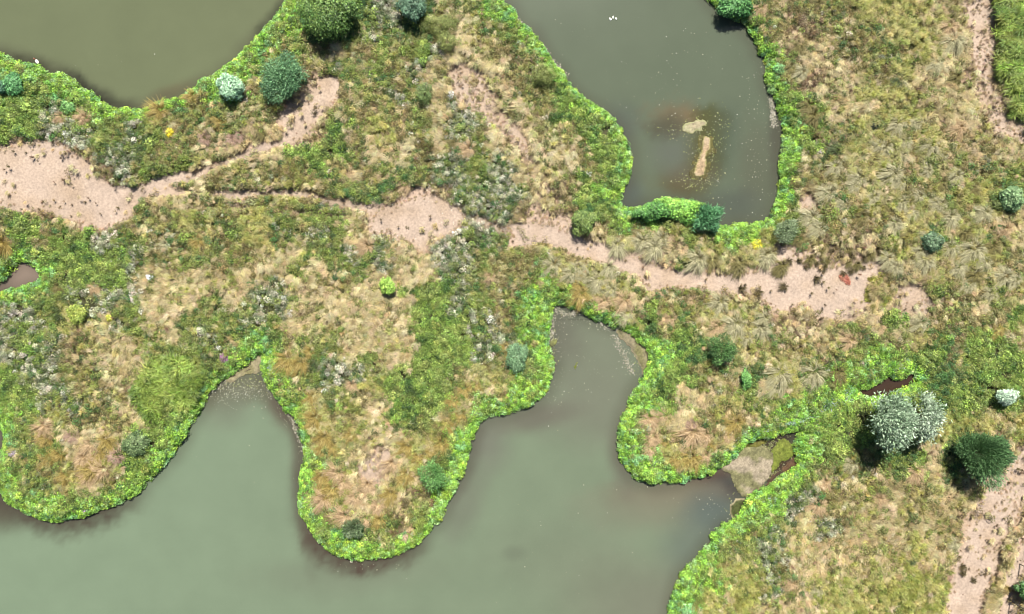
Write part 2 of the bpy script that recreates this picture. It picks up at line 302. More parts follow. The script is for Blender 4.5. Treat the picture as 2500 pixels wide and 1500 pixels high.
# ------------------------------------------------------------------ water
def px_of(x, y): return 1250 + 40 * x, 750 - 40 * y
K = 2.62
def A(r, g, b, k=K): return np.array(lin(r, g, b)) / k
WS = [(110,1270,330,150,(96,88,74),.9,1.7),(860,1350,230,150,(98,84,72),.95,1.6),(240,210,120,90,(62,66,50),.95,1.0),(90,150,150,50,(78,82,58),.8,.8),(660,70,60,140,(80,86,62),.75,.8),(745,1180,60,160,(112,106,92),.6,1.0),(700,1010,60,110,(110,98,84),.7,1.0),(1140,1130,80,200,(122,120,106),.5,1.0),(560,980,70,90,(118,114,92),.5,1.0)]
WB = [  # cx, cy, rx, ry, rotation, colour, strength, noisiness  (colour of the silt, weed and stirred mud seen through the water, plus painted shade at the stream mouth)
 (300,262,60,12,5,(92,92,70),.7,.8),(420,225,60,14,-20,(128,118,88),.6,.5),
 (1650,290,52,32,10,(134,120,92),.8,1.2),(1715,290,32,14,10,(146,126,92),.85,1.0),(1625,315,36,26,0,(96,96,78),.75,1.1),(1735,285,30,20,10,(92,98,70),.8,1.0),(1745,330,26,50,-10,(100,104,64),.9,.6),(1712,390,36,80,14,(104,102,60),1,.6),(1660,452,55,20,8,(112,104,72),.85,.6),(1640,375,46,36,0,(120,123,113),.6,.3),(1680,425,60,25,0,(118,108,92),.5,.5),(1770,340,30,60,0,(96,108,92),.5,.5),(1850,420,40,90,0,(112,108,90),.4,.5),(1895,330,14,90,0,(96,92,80),.6,.7),(1530,480,35,40,0,(92,98,98),.6,.2),(1790,500,60,35,0,(92,96,92),.5,.3),(1500,330,40,60,30,(100,106,104),.5,.3),
 (0,1245,50,45,0,(96,86,72),.8,.4),
 (860,1400,170,40,-4,(132,132,114),.3,.4),(745,1240,18,110,-6,(118,114,98),.7,.3),(735,1080,18,60,10,(118,112,96),.7,.4),(690,1000,25,60,-35,(116,104,90),.8,.4),
 (600,940,110,34,-12,(122,120,98),.95,.35),(560,985,60,40,-40,(136,140,120),.6,.3),
 (1450,860,120,140,0,(140,146,124),.95,.15),(1370,800,40,80,0,(122,120,106),.7,.4),(1440,1000,110,70,0,(140,144,124),.8,.2),(1180,1080,50,60,20,(136,136,122),.8,.3),(1300,1020,90,25,-12,(128,124,110),.8,.3),(1130,1230,35,80,20,(134,138,120),.7,.3),
 (1890,1072,75,22,-15,(48,46,38),1,.3),(1905,1135,50,60,-30,(88,70,54),1,.3),(1740,1162,60,22,-8,(124,98,84),1,.2),(1782,1195,40,32,20,(66,68,70),1,.35),(1740,1205,40,30,0,(92,92,88),.8,.4),(1650,1205,120,30,0,(138,126,106),.8,.3),(1600,1240,130,45,0,(146,144,122),.7,.3),(1740,1260,55,45,20,(108,120,114),.85,.25),(1690,1340,60,60,40,(122,132,120),.7,.2),(1520,1130,25,60,-10,(128,122,108),.7,.3),  # first patch: shadow at the stream mouth, painted dark into the water colour
 (1560,1480,120,80,0,(138,138,120),.8,.2),(1450,1440,120,120,0,(142,150,126),.6,.2),(1290,1350,80,60,0,(140,152,126),.5,.3),(1255,1350,22,14,0,(122,130,110),.5,.5)]
def wcol(x, y):
    u, v = px_of(x, y); c = np.zeros(x.shape + (3,))
    a = A(133,141,106); b = A(119,130,107); d0 = A(150,170,140); d1 = A(143,158,130)
    mixd = ss(300, 1900, u + .3 * v)[..., None]
    c[:] = d0 * (1 - mixd) + d1 * mixd
    c = np.where(((u < 900) & (v < 500))[..., None], a, c); c = np.where(((u > 1100) & (v < 620))[..., None], b, c)
    c = np.where(((u < 160) & (v > 600) & (v < 730))[..., None], A(172,152,136) * (1 - .35 * ss(50, 0, u) * ss(660, 700, v))[..., None], c)
    c = np.where(((u < -5 + 22) & (v > 980) & (v < 1230))[..., None], A(128,124,104), c)
    s = samp(SDF, x, y)
    n1 = fbm(x, y, .9, 51, 4) + .45 * fbm(x, y, .22, 91, 2) ; n2 = fbm(x, y, 3.0, 55, 3)
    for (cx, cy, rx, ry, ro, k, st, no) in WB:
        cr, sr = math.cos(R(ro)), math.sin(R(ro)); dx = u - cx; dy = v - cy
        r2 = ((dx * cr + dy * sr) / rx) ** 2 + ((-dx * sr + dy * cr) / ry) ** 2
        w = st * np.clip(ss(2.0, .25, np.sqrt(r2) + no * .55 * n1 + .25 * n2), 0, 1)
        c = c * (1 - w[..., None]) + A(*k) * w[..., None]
    for (cx, cy, rx, ry, k, st, wd) in WS:          # weed and dark silt on the shallow shelf, following the shoreline
        g = ss(1.0, .45, np.hypot((u - cx) / rx, (v - cy) / ry)); q = ss(-wd, -.15 * wd, s + .28 * wd * n1) * g * st
        q = (q * (1 + .35 * fbm(x, y, .3, 95, 3))).clip(0, 1)[..., None]; c = c * (1 - q) + A(*k) * q
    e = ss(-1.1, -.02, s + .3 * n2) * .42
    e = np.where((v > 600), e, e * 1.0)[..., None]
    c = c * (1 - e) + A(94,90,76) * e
    return c
def water(x0, x1, y0, y1, st=.15, z=0.0, name='water', fn=wcol):
    xs = np.arange(x0, x1 + st * .5, st); ys = np.arange(y0, y1 + st * .5, st)
    X, Y = np.meshgrid(xs, ys, indexing='ij')
    me = mesh_np(name, np.stack([X, Y, np.full(X.shape, z)], -1).reshape(-1, 3), grid_faces(len(xs), len(ys)), M_water, vattr={'col': fn(X, Y).reshape(-1, 3)}, smooth=True)
    return props(link(name, me), kind='structure')
x0, y1 = W(-600, -440); x1, y0 = W(780, 330)
water(-41, x1, y0, 29, .2)
x0, y1 = W(1120, -440); x1, y0 = W(1940, 590); water(x0, x1, y0, 29, .15)
x0, y1 = W(-300, 620); x1, y0 = W(130, 780); water(x0, x1, y0, y1, .15)
x0, y1 = W(-440, 735); x1, y0 = W(2000, 1900)
x0, y1 = W(-440, 800); x1, y0 = W(2000, 1900)
# main pond sheet, starting below the small inlet sheet
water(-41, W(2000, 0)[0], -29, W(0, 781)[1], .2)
x0, y1 = W(1300, 700); x1, y0 = W(1640, 781); water(x0, x1, y0 + .0, y1, .15)

# ------------------------------------------------------------------ flat mats of algae, scum, mud and sand: irregular sheets with depth
def mat_sheet(name, P, colfn, z=.02, thick=.03, st=.06, rough=.25, nseed=61, label=None, cat=None, kind=None, mat=None, holes=0, level=0.0):
    P = [W(*p) for p in smooth_poly(P)]
    xs = np.arange(min(p[0] for p in P) - .3, max(p[0] for p in P) + .3, st); ys = np.arange(min(p[1] for p in P) - .3, max(p[1] for p in P) + .3, st)
    X, Y = np.meshgrid(xs, ys, indexing='ij')
    d = pdist(X, Y, P); d = np.where(inside(X, Y, P), d, -d) + rough * fbm(X, Y, .5, nseed, 4) + .07 * fbm(X, Y, .16, nseed + 1, 2)
    if holes: d = np.minimum(d, .35 * (fbm(X, Y, .45, nseed + 9, 3) + holes))
    keep = d > 0; cellk = keep[:-1, :-1] & keep[1:, :-1] & keep[1:, 1:] & keep[:-1, 1:]
    Z = z + thick * ss(0, .3, d) + .012 * fbm(X, Y, .25, nseed + 3, 2)
    V = np.stack([X, Y, Z], -1).reshape(-1, 3); F = grid_faces(len(xs), len(ys))[cellk.ravel()]
    used, inv = np.unique(F, return_inverse=True); F = inv.reshape(-1, 4)
    V = V[used]; c = colfn(X, Y, d).reshape(-1, 3)[used]
    # rim skirt down into the water
    E = np.concatenate([F[:, [0, 1]], F[:, [1, 2]], F[:, [2, 3]], F[:, [3, 0]]]); key = set(map(tuple, E))
    B = np.array([e for e in map(tuple, E) if (e[1], e[0]) not in key])
    n = len(V); low = V.copy(); low[:, 2] = -.03
    S = np.stack([B[:, 1], B[:, 0], B[:, 0] + n, B[:, 1] + n], 1)
    V2 = np.concatenate([V, low]); c2 = np.concatenate([c, c])
    me = mesh_np(name, V2, np.concatenate([F, S]), mat or M_mat, vattr={'col': c2}, smooth=False)
    return props(link(name, me), label, cat, None, kind)
def cmix(a, b, sc, sd, thr=0, wid=.25, c3=None):
    a, b = A(*a), A(*b)
    def f(X, Y, d):
        w = ss(thr - wid, thr + wid, fbm(X, Y, sc, sd, 4))[..., None]; c = a * (1 - w) + b * w
        c = c * (1 + .24 * fbm(X, Y, .24, sd + 5, 2) + .30 * vnoise(X, Y, .09, sd + 6) - .2 * ss(.2, .3, fbm(X, Y, .35, sd + 25, 4)))[..., None]
        if c3 is not None:
            e = ss(.16, .04, d)[..., None]; c = c * (1 - e) + A(*c3) * e
        return c
    return f
mat_sheet('mud_bank', [(1712,330),(1740,328),(1746,345),(1742,370),(1734,385),(1733,405),(1731,425),(1722,440),(1700,444),(1684,436),(1688,415),(1692,395),(1702,370),(1708,350)], cmix((128,122,66),(112,104,60),.4,70), z=.004, thick=.01, rough=.35, holes=.45, kind='structure')
mat_sheet('sand_bar', [(1718,331),(1735,333),(1736,355),(1733,368),(1727,370),(1725,385),(1726,400),(1723,414),(1720,429),(1713,433),(1701,435),(1692,426),(1697,414),(1698,400),(1704,387),(1710,373),(1714,356)], cmix((226,196,154),(238,212,176),.5,71,c3=(206,196,130)), z=.015, thick=.07, rough=.05, kind='structure')
mat_sheet('algae_mat', [(1664,322),(1672,303),(1684,297),(1700,291),(1706,295),(1718,290),(1729,301),(1724,309),(1716,312),(1720,320),(1706,322),(1701,318),(1690,328),(1672,326)], cmix((208,208,160),(222,206,168),.6,72,c3=(196,196,140)), z=.012, rough=.10, label='pale cream algae mat at the head of the sand bar in the upper pond', cat='algae mat')
mat_sheet('algae_mat', [(1500,800),(1518,797),(1540,805),(1562,832),(1584,853),(1586,885),(1582,905),(1572,925),(1566,920),(1558,890),(1545,868),(1528,840),(1508,822)], cmix((178,166,132),(150,146,98),.9,73,c3=(196,182,150)), z=.012, rough=.12, label='long tan algae mat lining the right shore of the narrow inlet', cat='algae mat')
mat_sheet('algae_mat', [(548,922),(580,900),(606,884),(626,862),(646,858),(647,885),(640,905),(620,916),(596,920),(570,930),(556,935)], cmix((190,178,140),(172,164,116),.7,74), z=.012, rough=.22, nseed=64, label='beige scum mat filling the tip of the left inlet', cat='algae mat')
mat_sheet('mud_bank', [(1735,1150),(1775,1122),(1805,1100),(1830,1085),(1876,1088),(1892,1112),(1888,1140),(1874,1178),(1838,1205),(1818,1218),(1806,1209),(1790,1185),(1783,1160),(1769,1148)], cmix((204,188,160),(160,156,110),.8,75,thr=-.1), z=.02, thick=.05, rough=.16, kind='structure')
mat_sheet('mud_bank', [(1782,1230),(1800,1215),(1826,1218),(1812,1245),(1796,1268),(1786,1268),(1779,1250)], cmix((110,116,60),(96,104,54),.6,76,c3=(205,190,150)), z=.02, thick=.05, rough=.05, kind='structure')
mat_sheet('algae_mat', [(1900,1078),(1925,1072),(1938,1085),(1936,1110),(1925,1130),(1908,1132),(1896,1150),(1880,1160),(1875,1150),(1884,1120),(1884,1098)], cmix((158,168,74),(138,152,60),.6,77,c3=(126,138,56)), z=.015, rough=.25, nseed=67, label='yellow-green algae mat on the stream mouth beside brown mud', cat='algae mat')
mat_sheet('mud_bank', [(1868,1188),(1875,1165),(1900,1150),(1925,1125),(1945,1105),(1952,1128),(1942,1145),(1909,1164),(1882,1188)], cmix((88,72,58),(120,92,66),.4,78), z=.01, thick=.02, rough=.05, kind='structure')
mat_sheet('algae_mat', [(1805,1082),(1830,1073),(1870,1072),(1880,1082),(1855,1092),(1820,1096)], cmix((116,122,52),(150,144,70),.5,79), z=.014, rough=.2, nseed=69, label='olive algae mat along the shaded upper edge of the stream mouth', cat='algae mat')
mat_sheet('algae_mat', [(1399,902),(1405,884),(1412,882),(1411,892),(1408,902)], cmix((166,178,76),(150,164,70),.5,80), z=.01, rough=.06, label='small lime algae raft floating alone in the narrow inlet', cat='algae mat')
mat_sheet('algae_mat', [(1342,838),(1352,826),(1362,832),(1358,846),(1346,850)], cmix((160,164,96),(140,140,100),.4,81), z=.01, rough=.2, label='ragged green algae patch against the left shore of the narrow inlet', cat='algae mat', nseed=70)
mat_sheet('algae_mat', [(1366,768),(1374,766),(1376,776),(1370,782)], cmix((160,160,100),(150,146,104),.4,82), z=.01, rough=.1, label='tiny olive algae patch near the top of the narrow inlet', cat='algae mat')
mat_sheet('mud_bank', [(22,1222),(52,1238),(86,1254),(125,1262),(165,1261),(187,1256),(215,1248),(250,1234),(275,1228),(278,1236),(248,1246),(212,1259),(165,1272),(122,1273),(80,1262),(44,1245)], cmix((170,158,112),(196,184,150),.5,83), z=.02, thick=.03, rough=.06, kind='structure')
mat_sheet('mud_bank', [(792,1328),(815,1344),(842,1357),(866,1362),(860,1368),(838,1364),(810,1352),(790,1337)], cmix((196,182,150),(150,140,110),.5,84), z=.02, thick=.03, rough=.05, kind='structure')
mat_sheet('mud_bank', [(0,1015),(10,1034),(17,1060),(15,1088),(7,1125),(3,1162),(3,1200),(-3,1200),(-4,1160),(2,1125),(9,1088),(11,1060),(4,1036),(-6,1016)], cmix((150,140,110),(170,160,130),.5,85), z=.02, thick=.03, rough=.05, kind='structure')
x0, y1 = W(2070, 900); x1, y0 = W(2250, 980)
water(x0, x1, y0, y1, .1, .004 + .02, 'puddle_water', lambda X, Y: np.ones(X.shape + (3,)) * A(86,68,56) * (1 + .25 * fbm(X, Y, .5, 90, 3))[..., None])

# ------------------------------------------------------------------ plant prototypes (unlinked meshes, instanced by geometry nodes)
def unit(v): return v / (np.linalg.norm(v, axis=-1, keepdims=True) + 1e-9)
def leaf_geo(c, ax, nm, L, Wd, fold=.25):
    s = unit(np.cross(ax, nm)); n = len(c); L = L[:, None]; Wd = Wd[:, None]
    up = unit(np.cross(s, ax))
    v = np.stack([c - ax * L * .5, c + s * Wd * .5 + up * Wd * fold, c + ax * L * .5, c - s * Wd * .5 + up * Wd * fold], 1).reshape(-1, 3)
    i = np.arange(n)[:, None] * 4
    f = np.concatenate([i + [0, 1, 2], i + [0, 2, 3]], 1).reshape(-1, 3)
    return v, f
def blade_geo(b, az, L, reach, hgt, w, droop=1.0, seg=3):
    """b (n,3) root, az azimuth, reach horizontal, hgt top height; strip blades"""
    n = len(b); d = np.stack([np.cos(az), np.sin(az), 0 * az], -1); s = np.stack([-np.sin(az), np.cos(az), 0 * az], -1)
    V = []; ts = np.linspace(0, 1, seg + 1)
    for k, t in enumerate(ts):
        h = hgt * (np.sin(min(t * 1.0, 1) * math.pi * (.5 + .28 * droop))); r = reach * t ** 1.25
        p = b + d * r[:, None]; p[:, 2] = b[:, 2] + h
        ww = w * (1 - t) ** .6 + w * .08
        V += [p - s * ww[:, None] * .5, p + s * ww[:, None] * .5]
    V = np.stack(V, 1).reshape(-1, 3); m = 2 * (seg + 1); i = np.arange(n)[:, None] * m; F = []
    for k in range(seg): F.append(i + [2 * k, 2 * k + 1, 2 * k + 3, 2 * k + 2])
    return V, np.stack(F, 1).reshape(-1, 4)
def rr(a, b, n): return rng.uniform(a, b, n)
def var(n, amt, per):                        # brightness variation of each leaf / blade
    v = 1 + amt * rng.uniform(-1, 1, n); g = np.stack([v * rng.uniform(.94, 1.06, n), v, v * rng.uniform(.85, 1.1, n)], -1)
    return np.repeat(g, per, 0)
def proto(name, V, F, fc):
    me = mesh_np(name, V, F, M_inst, fattr={'col': fc}); return bpy.data.objects.new(name, me)
def herb(n, r, h, L, Wd, name='herb'):
    th = rr(0, 2 * math.pi, n); q = np.sqrt(rr(0, 1, n)) * r; z = h * (1 - (q / r) ** 2 * .6) * rr(.45, 1, n)
    c = np.stack([q * np.cos(th), q * np.sin(th), z], -1)
    nm = unit(np.stack([np.cos(th) * .5, np.sin(th) * .5, np.ones(n)], -1) + rng.normal(0, .45, (n, 3)))
    a = rr(0, 2 * math.pi, n); ax = unit(np.cross(nm, np.stack([np.cos(a), np.sin(a), 0 * a], -1)))
    V, F = leaf_geo(c, ax, nm, rr(.7, 1.3, n) * L, rr(.7, 1.3, n) * Wd)
    return proto(name, V, F, var(n, .6, 2))
def tuft(n, r, h, w, name='tuft', L=1, az0=None, spread=math.pi, base=.05, seg=3, reach=None):
    az = rr(0, 2 * math.pi, n) if az0 is None else rng.normal(az0, spread, n)
    b = np.zeros((n, 3)); bb = rr(0, 2 * math.pi, n); br = np.sqrt(rr(0, 1, n)) * base; b[:, 0] = np.cos(bb) * br; b[:, 1] = np.sin(bb) * br
    V, F = blade_geo(b, az, 1, rr(.3, 1, n) * r, rr(.4, 1, n) * h, np.full(n, w) * rr(.7, 1.3, n), rr(0, 1, 1)[0] * .2 + .7, seg)
    return proto(name, V, F, var(n, .3, seg))
P_herb = [herb(46, .20, .28, .085, .043) for _ in range(5)]
P_broad = [herb(50, .20, .26, .095, .052, 'broad_leaf') for _ in range(5)]
P_fine = [herb(34, .17, .17, .09, .032, 'fine_leaf') for _ in range(4)]
P_grass = [tuft(46, .28, .34, .021) for _ in range(4)]
P_lodge = [tuft(46, .50, .24, .023, 'lodged', az0=0, spread=.45, base=.2) for _ in range(5)]
P_twig = [tuft(26, .20, .22, .018, 'twig') for _ in range(3)]

def gn_scatter(name, pts, rot, scl, idx, tint, protos, label, cat):
    me = bpy.data.meshes.new(name); n = len(pts); me.vertices.add(n); me.vertices.foreach_set('co', np.asarray(pts, np.float32).ravel())
    a = me.attributes.new('rot', 'FLOAT_VECTOR', 'POINT'); a.data.foreach_set('vector', np.asarray(rot, np.float32).ravel())
    a = me.attributes.new('scl', 'FLOAT', 'POINT'); a.data.foreach_set('value', np.asarray(scl, np.float32))
    a = me.attributes.new('idx', 'INT', 'POINT'); a.data.foreach_set('value', np.asarray(idx, np.int32))
    a = me.attributes.new('tint', 'FLOAT_COLOR', 'POINT'); t4 = np.ones((n, 4), np.float32); t4[:, :3] = tint; a.data.foreach_set('color', t4.ravel())
    o = link(name, me)
    ng = bpy.data.node_groups.new(name, 'GeometryNodeTree')
    ng.interface.new_socket('Geometry', in_out='INPUT', socket_type='NodeSocketGeometry'); ng.interface.new_socket('Geometry', in_out='OUTPUT', socket_type='NodeSocketGeometry')
    N = ng.nodes.new; gi = N('NodeGroupInput'); go = N('NodeGroupOutput'); ip = N('GeometryNodeInstanceOnPoints'); jg = N('GeometryNodeJoinGeometry')
    for p in reversed(protos):
        oi = N('GeometryNodeObjectInfo'); oi.inputs['Object'].default_value = p; oi.inputs['As Instance'].default_value = False
        g2 = N('GeometryNodeGeometryToInstance'); ng.links.new(oi.outputs['Geometry'], g2.inputs[0]); ng.links.new(g2.outputs[0], jg.inputs[0])
    def na(nm, ty):
        k = N('GeometryNodeInputNamedAttribute'); k.data_type = ty; k.inputs['Name'].default_value = nm
        return [s for s in k.outputs if s.enabled and s.name == 'Attribute'][0]
    ng.links.new(gi.outputs[0], ip.inputs['Points']); ng.links.new(jg.outputs[0], ip.inputs['Instance']); ip.inputs['Pick Instance'].default_value = True
    ng.links.new(na('idx', 'INT'), ip.inputs['Instance Index']); ng.links.new(na('rot', 'FLOAT_VECTOR'), ip.inputs['Rotation']); ng.links.new(na('scl', 'FLOAT'), ip.inputs['Scale'])
    ng.links.new(ip.outputs[0], go.inputs[0])
    md = o.modifiers.new('scatter', 'NODES'); md.node_group = ng
    props(o, label, cat, None, 'stuff'); return o

T = """1351,645,25p 1395,665,22p 1412,652,16p 1435,675,22p 1459,682,20p 1486,652,25p 1466,699,20p 1493,706,22p 1476,734,25s 1526,731,26s 1530,765,24p 1418,716,22g 1412,695,18g 1486,537,13o 1553,561,20o 1567,588,26p 1600,604,26p 1506,598,22p 1614,581,20p 1705,631,28p 1738,635,20o 1803,641,24o 1870,621,28p 1691,736,20s 1755,736,24p 1806,705,12d 1850,712,12d 1637,776,18s 1796,790,28p 1752,796,20s 1819,823,22p 1853,800,24p 1866,775,20p
1909,648,20o 1983,530,28p 2000,557,22p 1952,584,18o 2256,635,30p 2316,604,26p 2374,608,30p 2337,652,28p 2360,692,22p 2377,668,22o 2185,652,22p 2165,631,18p 2246,611,20p 2316,530,26p 2262,574,22p 2246,786,28p 2074,830,24s 1902,911,28p 1986,908,28p 2040,908,22o 1895,940,20p 2448,675,24p 2475,682,20p 2414,716,18p 1885,615,20o 2431,803,16y 2192,682,15v 2225,679,16v 2249,689,11d 1915,699,13d
1964,652,9d 1926,635,10d 1947,638,9d 1990,645,9d 2010,653,10d 2020,635,13o 1990,680,10d 2050,631,12d 2077,625,9d 2081,662,12d 2091,645,11o 2107,631,10d 2124,621,12o 2111,584,11d 2124,591,10d 2091,584,10d 2141,608,12d 2168,608,10v 2060,668,8d 2070,641,10o 2107,652,7d 2030,615,9d 2003,611,11o 1976,631,12o 2104,608,9d 1900,662,12o 2074,608,9o 2171,682,9v
2043,371,20v 2037,408,22p 2158,361,20p 2188,303,22p 2209,347,18p 2269,357,22p 2178,425,26p 2195,445,20p 2097,435,20p 2084,455,22p 2023,472,26p 2141,357,16p 2195,199,20v 2323,101,26p 2313,67,24s 2279,158,22p 2333,189,20o 1929,165,22o 1959,175,20p 1952,111,18o 1993,13,18o 2340,313,22s 2235,303,18p 2202,381,20p 2262,418,20p 2293,448,20o 2198,495,22p 1976,256,24o 1986,280,22o 1858,20,22s 2130,480,22p 2160,500,20o 2060,500,22p 2240,480,22p 2290,500,22p 2100,530,22o 2180,545,22p 2220,520,22p 2350,570,20o 2400,640,24p 2420,600,22o 2450,560,20s 2300,380,20p 2330,430,20p 2380,460,20o 2400,520,22p 2220,580,20o
702,877,26g 736,884,22g 760,857,20g 763,968,22g 898,601,22s 861,938,16s 1134,948,22g 1164,938,18g 1110,978,20g 1235,847,18g 1184,894,16o 1198,675,20s
770,1020,22g 793,1067,25g 814,1091,22g 787,1098,20g 861,1061,22g 841,1050,18o 827,1152,22s 787,1162,26g 814,1189,24g 793,1216,24s 841,1175,22s 868,1209,22s 844,1256,22s 881,1202,18s 925,1229,22s 955,1202,22g 996,1158,22g 979,1168,18g 959,1128,18s 996,1088,20g 1023,1111,20g 1090,1034,22g 1080,1081,22g 1053,1101,20g 1124,1010,18g 894,1263,20s 928,1266,18g 814,1263,18o 1063,1115,16o 900,1180,18s
115,1037,28s 182,1064,20k 229,1081,28s 263,1071,24g 290,1111,22k 209,1115,22s 229,1142,28g 256,1145,24s 152,1108,25g 128,1118,20g 165,1158,20g 219,1162,22s 121,1067,20g 245,1105,20g
1587,1020,22s 1621,1013,18s 1594,1067,24s 1587,1094,20s 1691,1054,28s 1722,1061,26s 1688,1034,20k 1796,1030,24g 1776,1064,20s 1654,1118,20g 1688,1115,22g 1722,1111,20s 1624,1077,14g 1740,1085,18g
472,236,22g 394,270,22g 152,286,18s 212,290,18s 505,340,18k 573,344,20k 640,323,20o 861,425,16s 972,431,15s 996,455,17s 1147,364,24s 1114,350,16o 10,594,26g 408,598,16p 485,588,18g 145,699,16o 236,699,16s 590,330,18k 545,300,18g 520,290,18o
1996,1232,24s 2145,1216,22s 2232,1148,22s 2225,1367,16v 2330,1323,17p 1993,1435,20p 1932,1421,20s 2266,1401,9d 2350,1381,8d 2350,1401,8d 2377,1418,9d 2458,1435,10y 2077,1131,18p 2161,1135,16o 2016,1175,18s 2316,1404,13k"""
TCLEAR = []
for tk in T.split():
    a = tk[:-1].split(','); c = W(float(a[0]) , float(a[1]), .5); TCLEAR.append((c[0], c[1] - .12, float(a[2]) / 40 * .85))
# ------------------------------------------------------------------ plant cover
AX0, AY1 = W(-190, -190); AX1, AY0 = W(2690, 1690)
def candidates(dens):
    n = int((AX1 - AX0) * (AY1 - AY0) * dens); return rng.uniform(AX0, AX1, n), rng.uniform(AY0, AY1, n)
def palette(x, y, pal, seed, scale=.9, jit=.16):
    pal = np.array(pal); f = (fbm(x, y, scale, seed, 2) * .9 + .5) + rng.normal(0, .16, len(x)); f = np.clip(f, 0, .999) * (len(pal) - 1)
    i = f.astype(int); j = np.minimum(i + 1, len(pal) - 1); t = (f - i)[:, None]; c = pal[i] * (1 - t) + pal[j] * t
    v = np.exp(rng.normal(0, jit, len(x)))[:, None]; return np.clip(c * v * (1 + rng.normal(0, .05, (len(x), 3))), .01, .8)
def wind(x, y): return 2.4 * fbm(x, y, 2.6, 101, 2) + R(215)     # lodged stems swirl, mostly toward the lower left
def cover(name, zones, dens, protos, pal, seed, label, cat, scl=(.7, 1.3), up=.0, dirt_keep=.0, sdfr=(.05, 99), gap=0.0, lodge=False, tilt=.25, pal_scale=.9, extra=None, zwarp=1.0, jit=.17, vary=.21):
    x, y = candidates(dens); z = zone(x + rng.normal(0, .13, len(x)), y + rng.normal(0, .13, len(x)), zwarp); s = samp(SDF, x, y); d = samp(DIRT, x, y)
    k = (s > sdfr[0]) & (s < sdfr[1]); zz = np.zeros(len(x))
    for ch, p in zones.items(): zz = np.where(z == ord(ch), p, zz)
    if extra is not None: zz = np.maximum(zz, extra(x, y, s))
    zz = zz * np.where(d > .1, np.maximum(dirt_keep, 1 - ss(.12, .6, d)), 1)
    if gap: zz = zz * (fbm(x, y, .55, seed + 7, 2) > -gap)
    for (tx, ty, tr) in TCLEAR: zz = np.where((x - tx) ** 2 + (y - ty) ** 2 < tr * tr, zz * .5, zz)
    k &= rng.random(len(x)) < zz
    x, y = x[k], y[k]; n = len(x)
    h = ground_z(x, y) + up + vary * np.clip(.5 + 1.1 * fbm(x, y, .6, seed + 17, 2) + .3 * rng.normal(0, 1, n), 0, 1.6)
    if lodge: yaw = wind(x, y) + rng.normal(0, .35, n)
    else: yaw = rr(0, 2 * math.pi, n)
    rot = np.stack([rng.normal(0, tilt * .5, n), rng.normal(0, tilt * .5, n), yaw], -1)
    sc = rr(scl[0], scl[1], n) * (1 + .25 * fbm(x, y, .8, seed + 3, 2))
    return gn_scatter(name, np.stack([x, y, h], -1), rot, sc, rng.integers(0, len(protos), n), palette(x, y, pal, seed, pal_scale, jit), protos, label, cat)
fringe = lambda x, y, s: np.where(s < .62 + .45 * vnoise(x, y, 1.8, 111), 1.0, 0)
cover('bank_herbs', {'b': .9}, 85, P_broad, [(.18,.36,.14),(.11,.25,.045),(.19,.38,.05),(.27,.45,.06),(.15,.31,.05),(.34,.48,.06),(.19,.37,.08),(.30,.46,.20),(.17,.34,.06),(.24,.42,.06)], 201, 'bright lime and blue-green leafy herbs fringing every shoreline', 'bank herbs', (.6, 1.15), sdfr=(-.04, 99), extra=fringe, gap=.85, pal_scale=.7, vary=.13, jit=.26)
cover('green_herbs', {'g': .8, 'h': .5, 'w': .2, 'y': .12, 'p': .13, 'o': .2, 's': .09, 'b': .12, 'Y': .1, 'r': .08}, 60, P_herb, [(.07,.10,.03),(.145,.195,.045),(.22,.28,.06),(.14,.19,.045),(.30,.35,.10),(.09,.125,.035),(.27,.28,.10)], 221, 'mid green leafy weeds growing across the banks', 'weeds', (.6, 1.2), gap=.62, sdfr=(.3, 99))
cover('lush_herbs', {'G': .9, 'g': .08, 'b': .15, 'h': .1}, 85, P_fine + P_herb[:1], [(.06,.12,.03),(.17,.26,.05),(.24,.34,.07),(.13,.21,.045),(.32,.39,.10),(.09,.15,.035),(.22,.28,.08)], 231, 'fresh bright green low herbs in lush stands on the banks', 'herbs', (.8, 1.4), gap=.45, sdfr=(.3, 99), pal_scale=.5, jit=.32)
cover('dark_herbs', {'h': .7, 'g': .12, 'o': .12, 'w': .12}, 50, P_herb, [(.05,.11,.035),(.09,.19,.055),(.065,.14,.04)], 241, 'dark green herbs between the bushes', 'weeds', (.6, 1.1), sdfr=(.3, 99))
cover('silver_weeds', {'w': .75, 'g': .05, 'o': .04}, 65, P_herb, [(.10,.13,.06),(.46,.46,.32),(.07,.10,.04),(.60,.57,.45),(.18,.22,.10),(.62,.58,.48)], 261, 'silvery grey-green weeds in broad speckled patches', 'weeds', (.45, .95), gap=.45, pal_scale=.4, sdfr=(.5, 99), jit=.3)
cover('olive_grass', {'o': .85, 'r': .3, 'g': .1, 'p': .25, 'y': .12, 's': .22, 'd': .3, 'b': .03}, 75, P_fine, [(.11,.10,.035),(.20,.17,.06),(.29,.23,.10),(.15,.16,.045),(.34,.27,.14),(.18,.17,.05)], 281, 'dull olive low grass and moss cover on the dry banks', 'grass', (.7, 1.3), dirt_keep=.05, gap=.6, sdfr=(.5, 99))
cover('straw_grass', {'s': .95, 'p': .22, 'd': .3, 'o': .14, 'g': .05, 'y': .12, 'r': .15}, 115, P_lodge, [(.34,.275,.13),(.53,.44,.25),(.43,.355,.175),(.60,.51,.32),(.37,.31,.14)], 301, 'flattened straw coloured dry grass lying across the banks', 'dry grass', (.35, .78), lodge=True, gap=.6, sdfr=(.6, 99), dirt_keep=.03)
cover('yellow_grass', {'y': .85, 'p': .25, 's': .05, 'o': .08, 'g': .06}, 60, P_grass, [(.24,.26,.06),(.38,.38,.11),(.46,.42,.17),(.29,.31,.075)], 321, 'yellow-green meadow grass on the right hand bank', 'grass', (.6, 1.15), gap=.6, sdfr=(.5, 99))
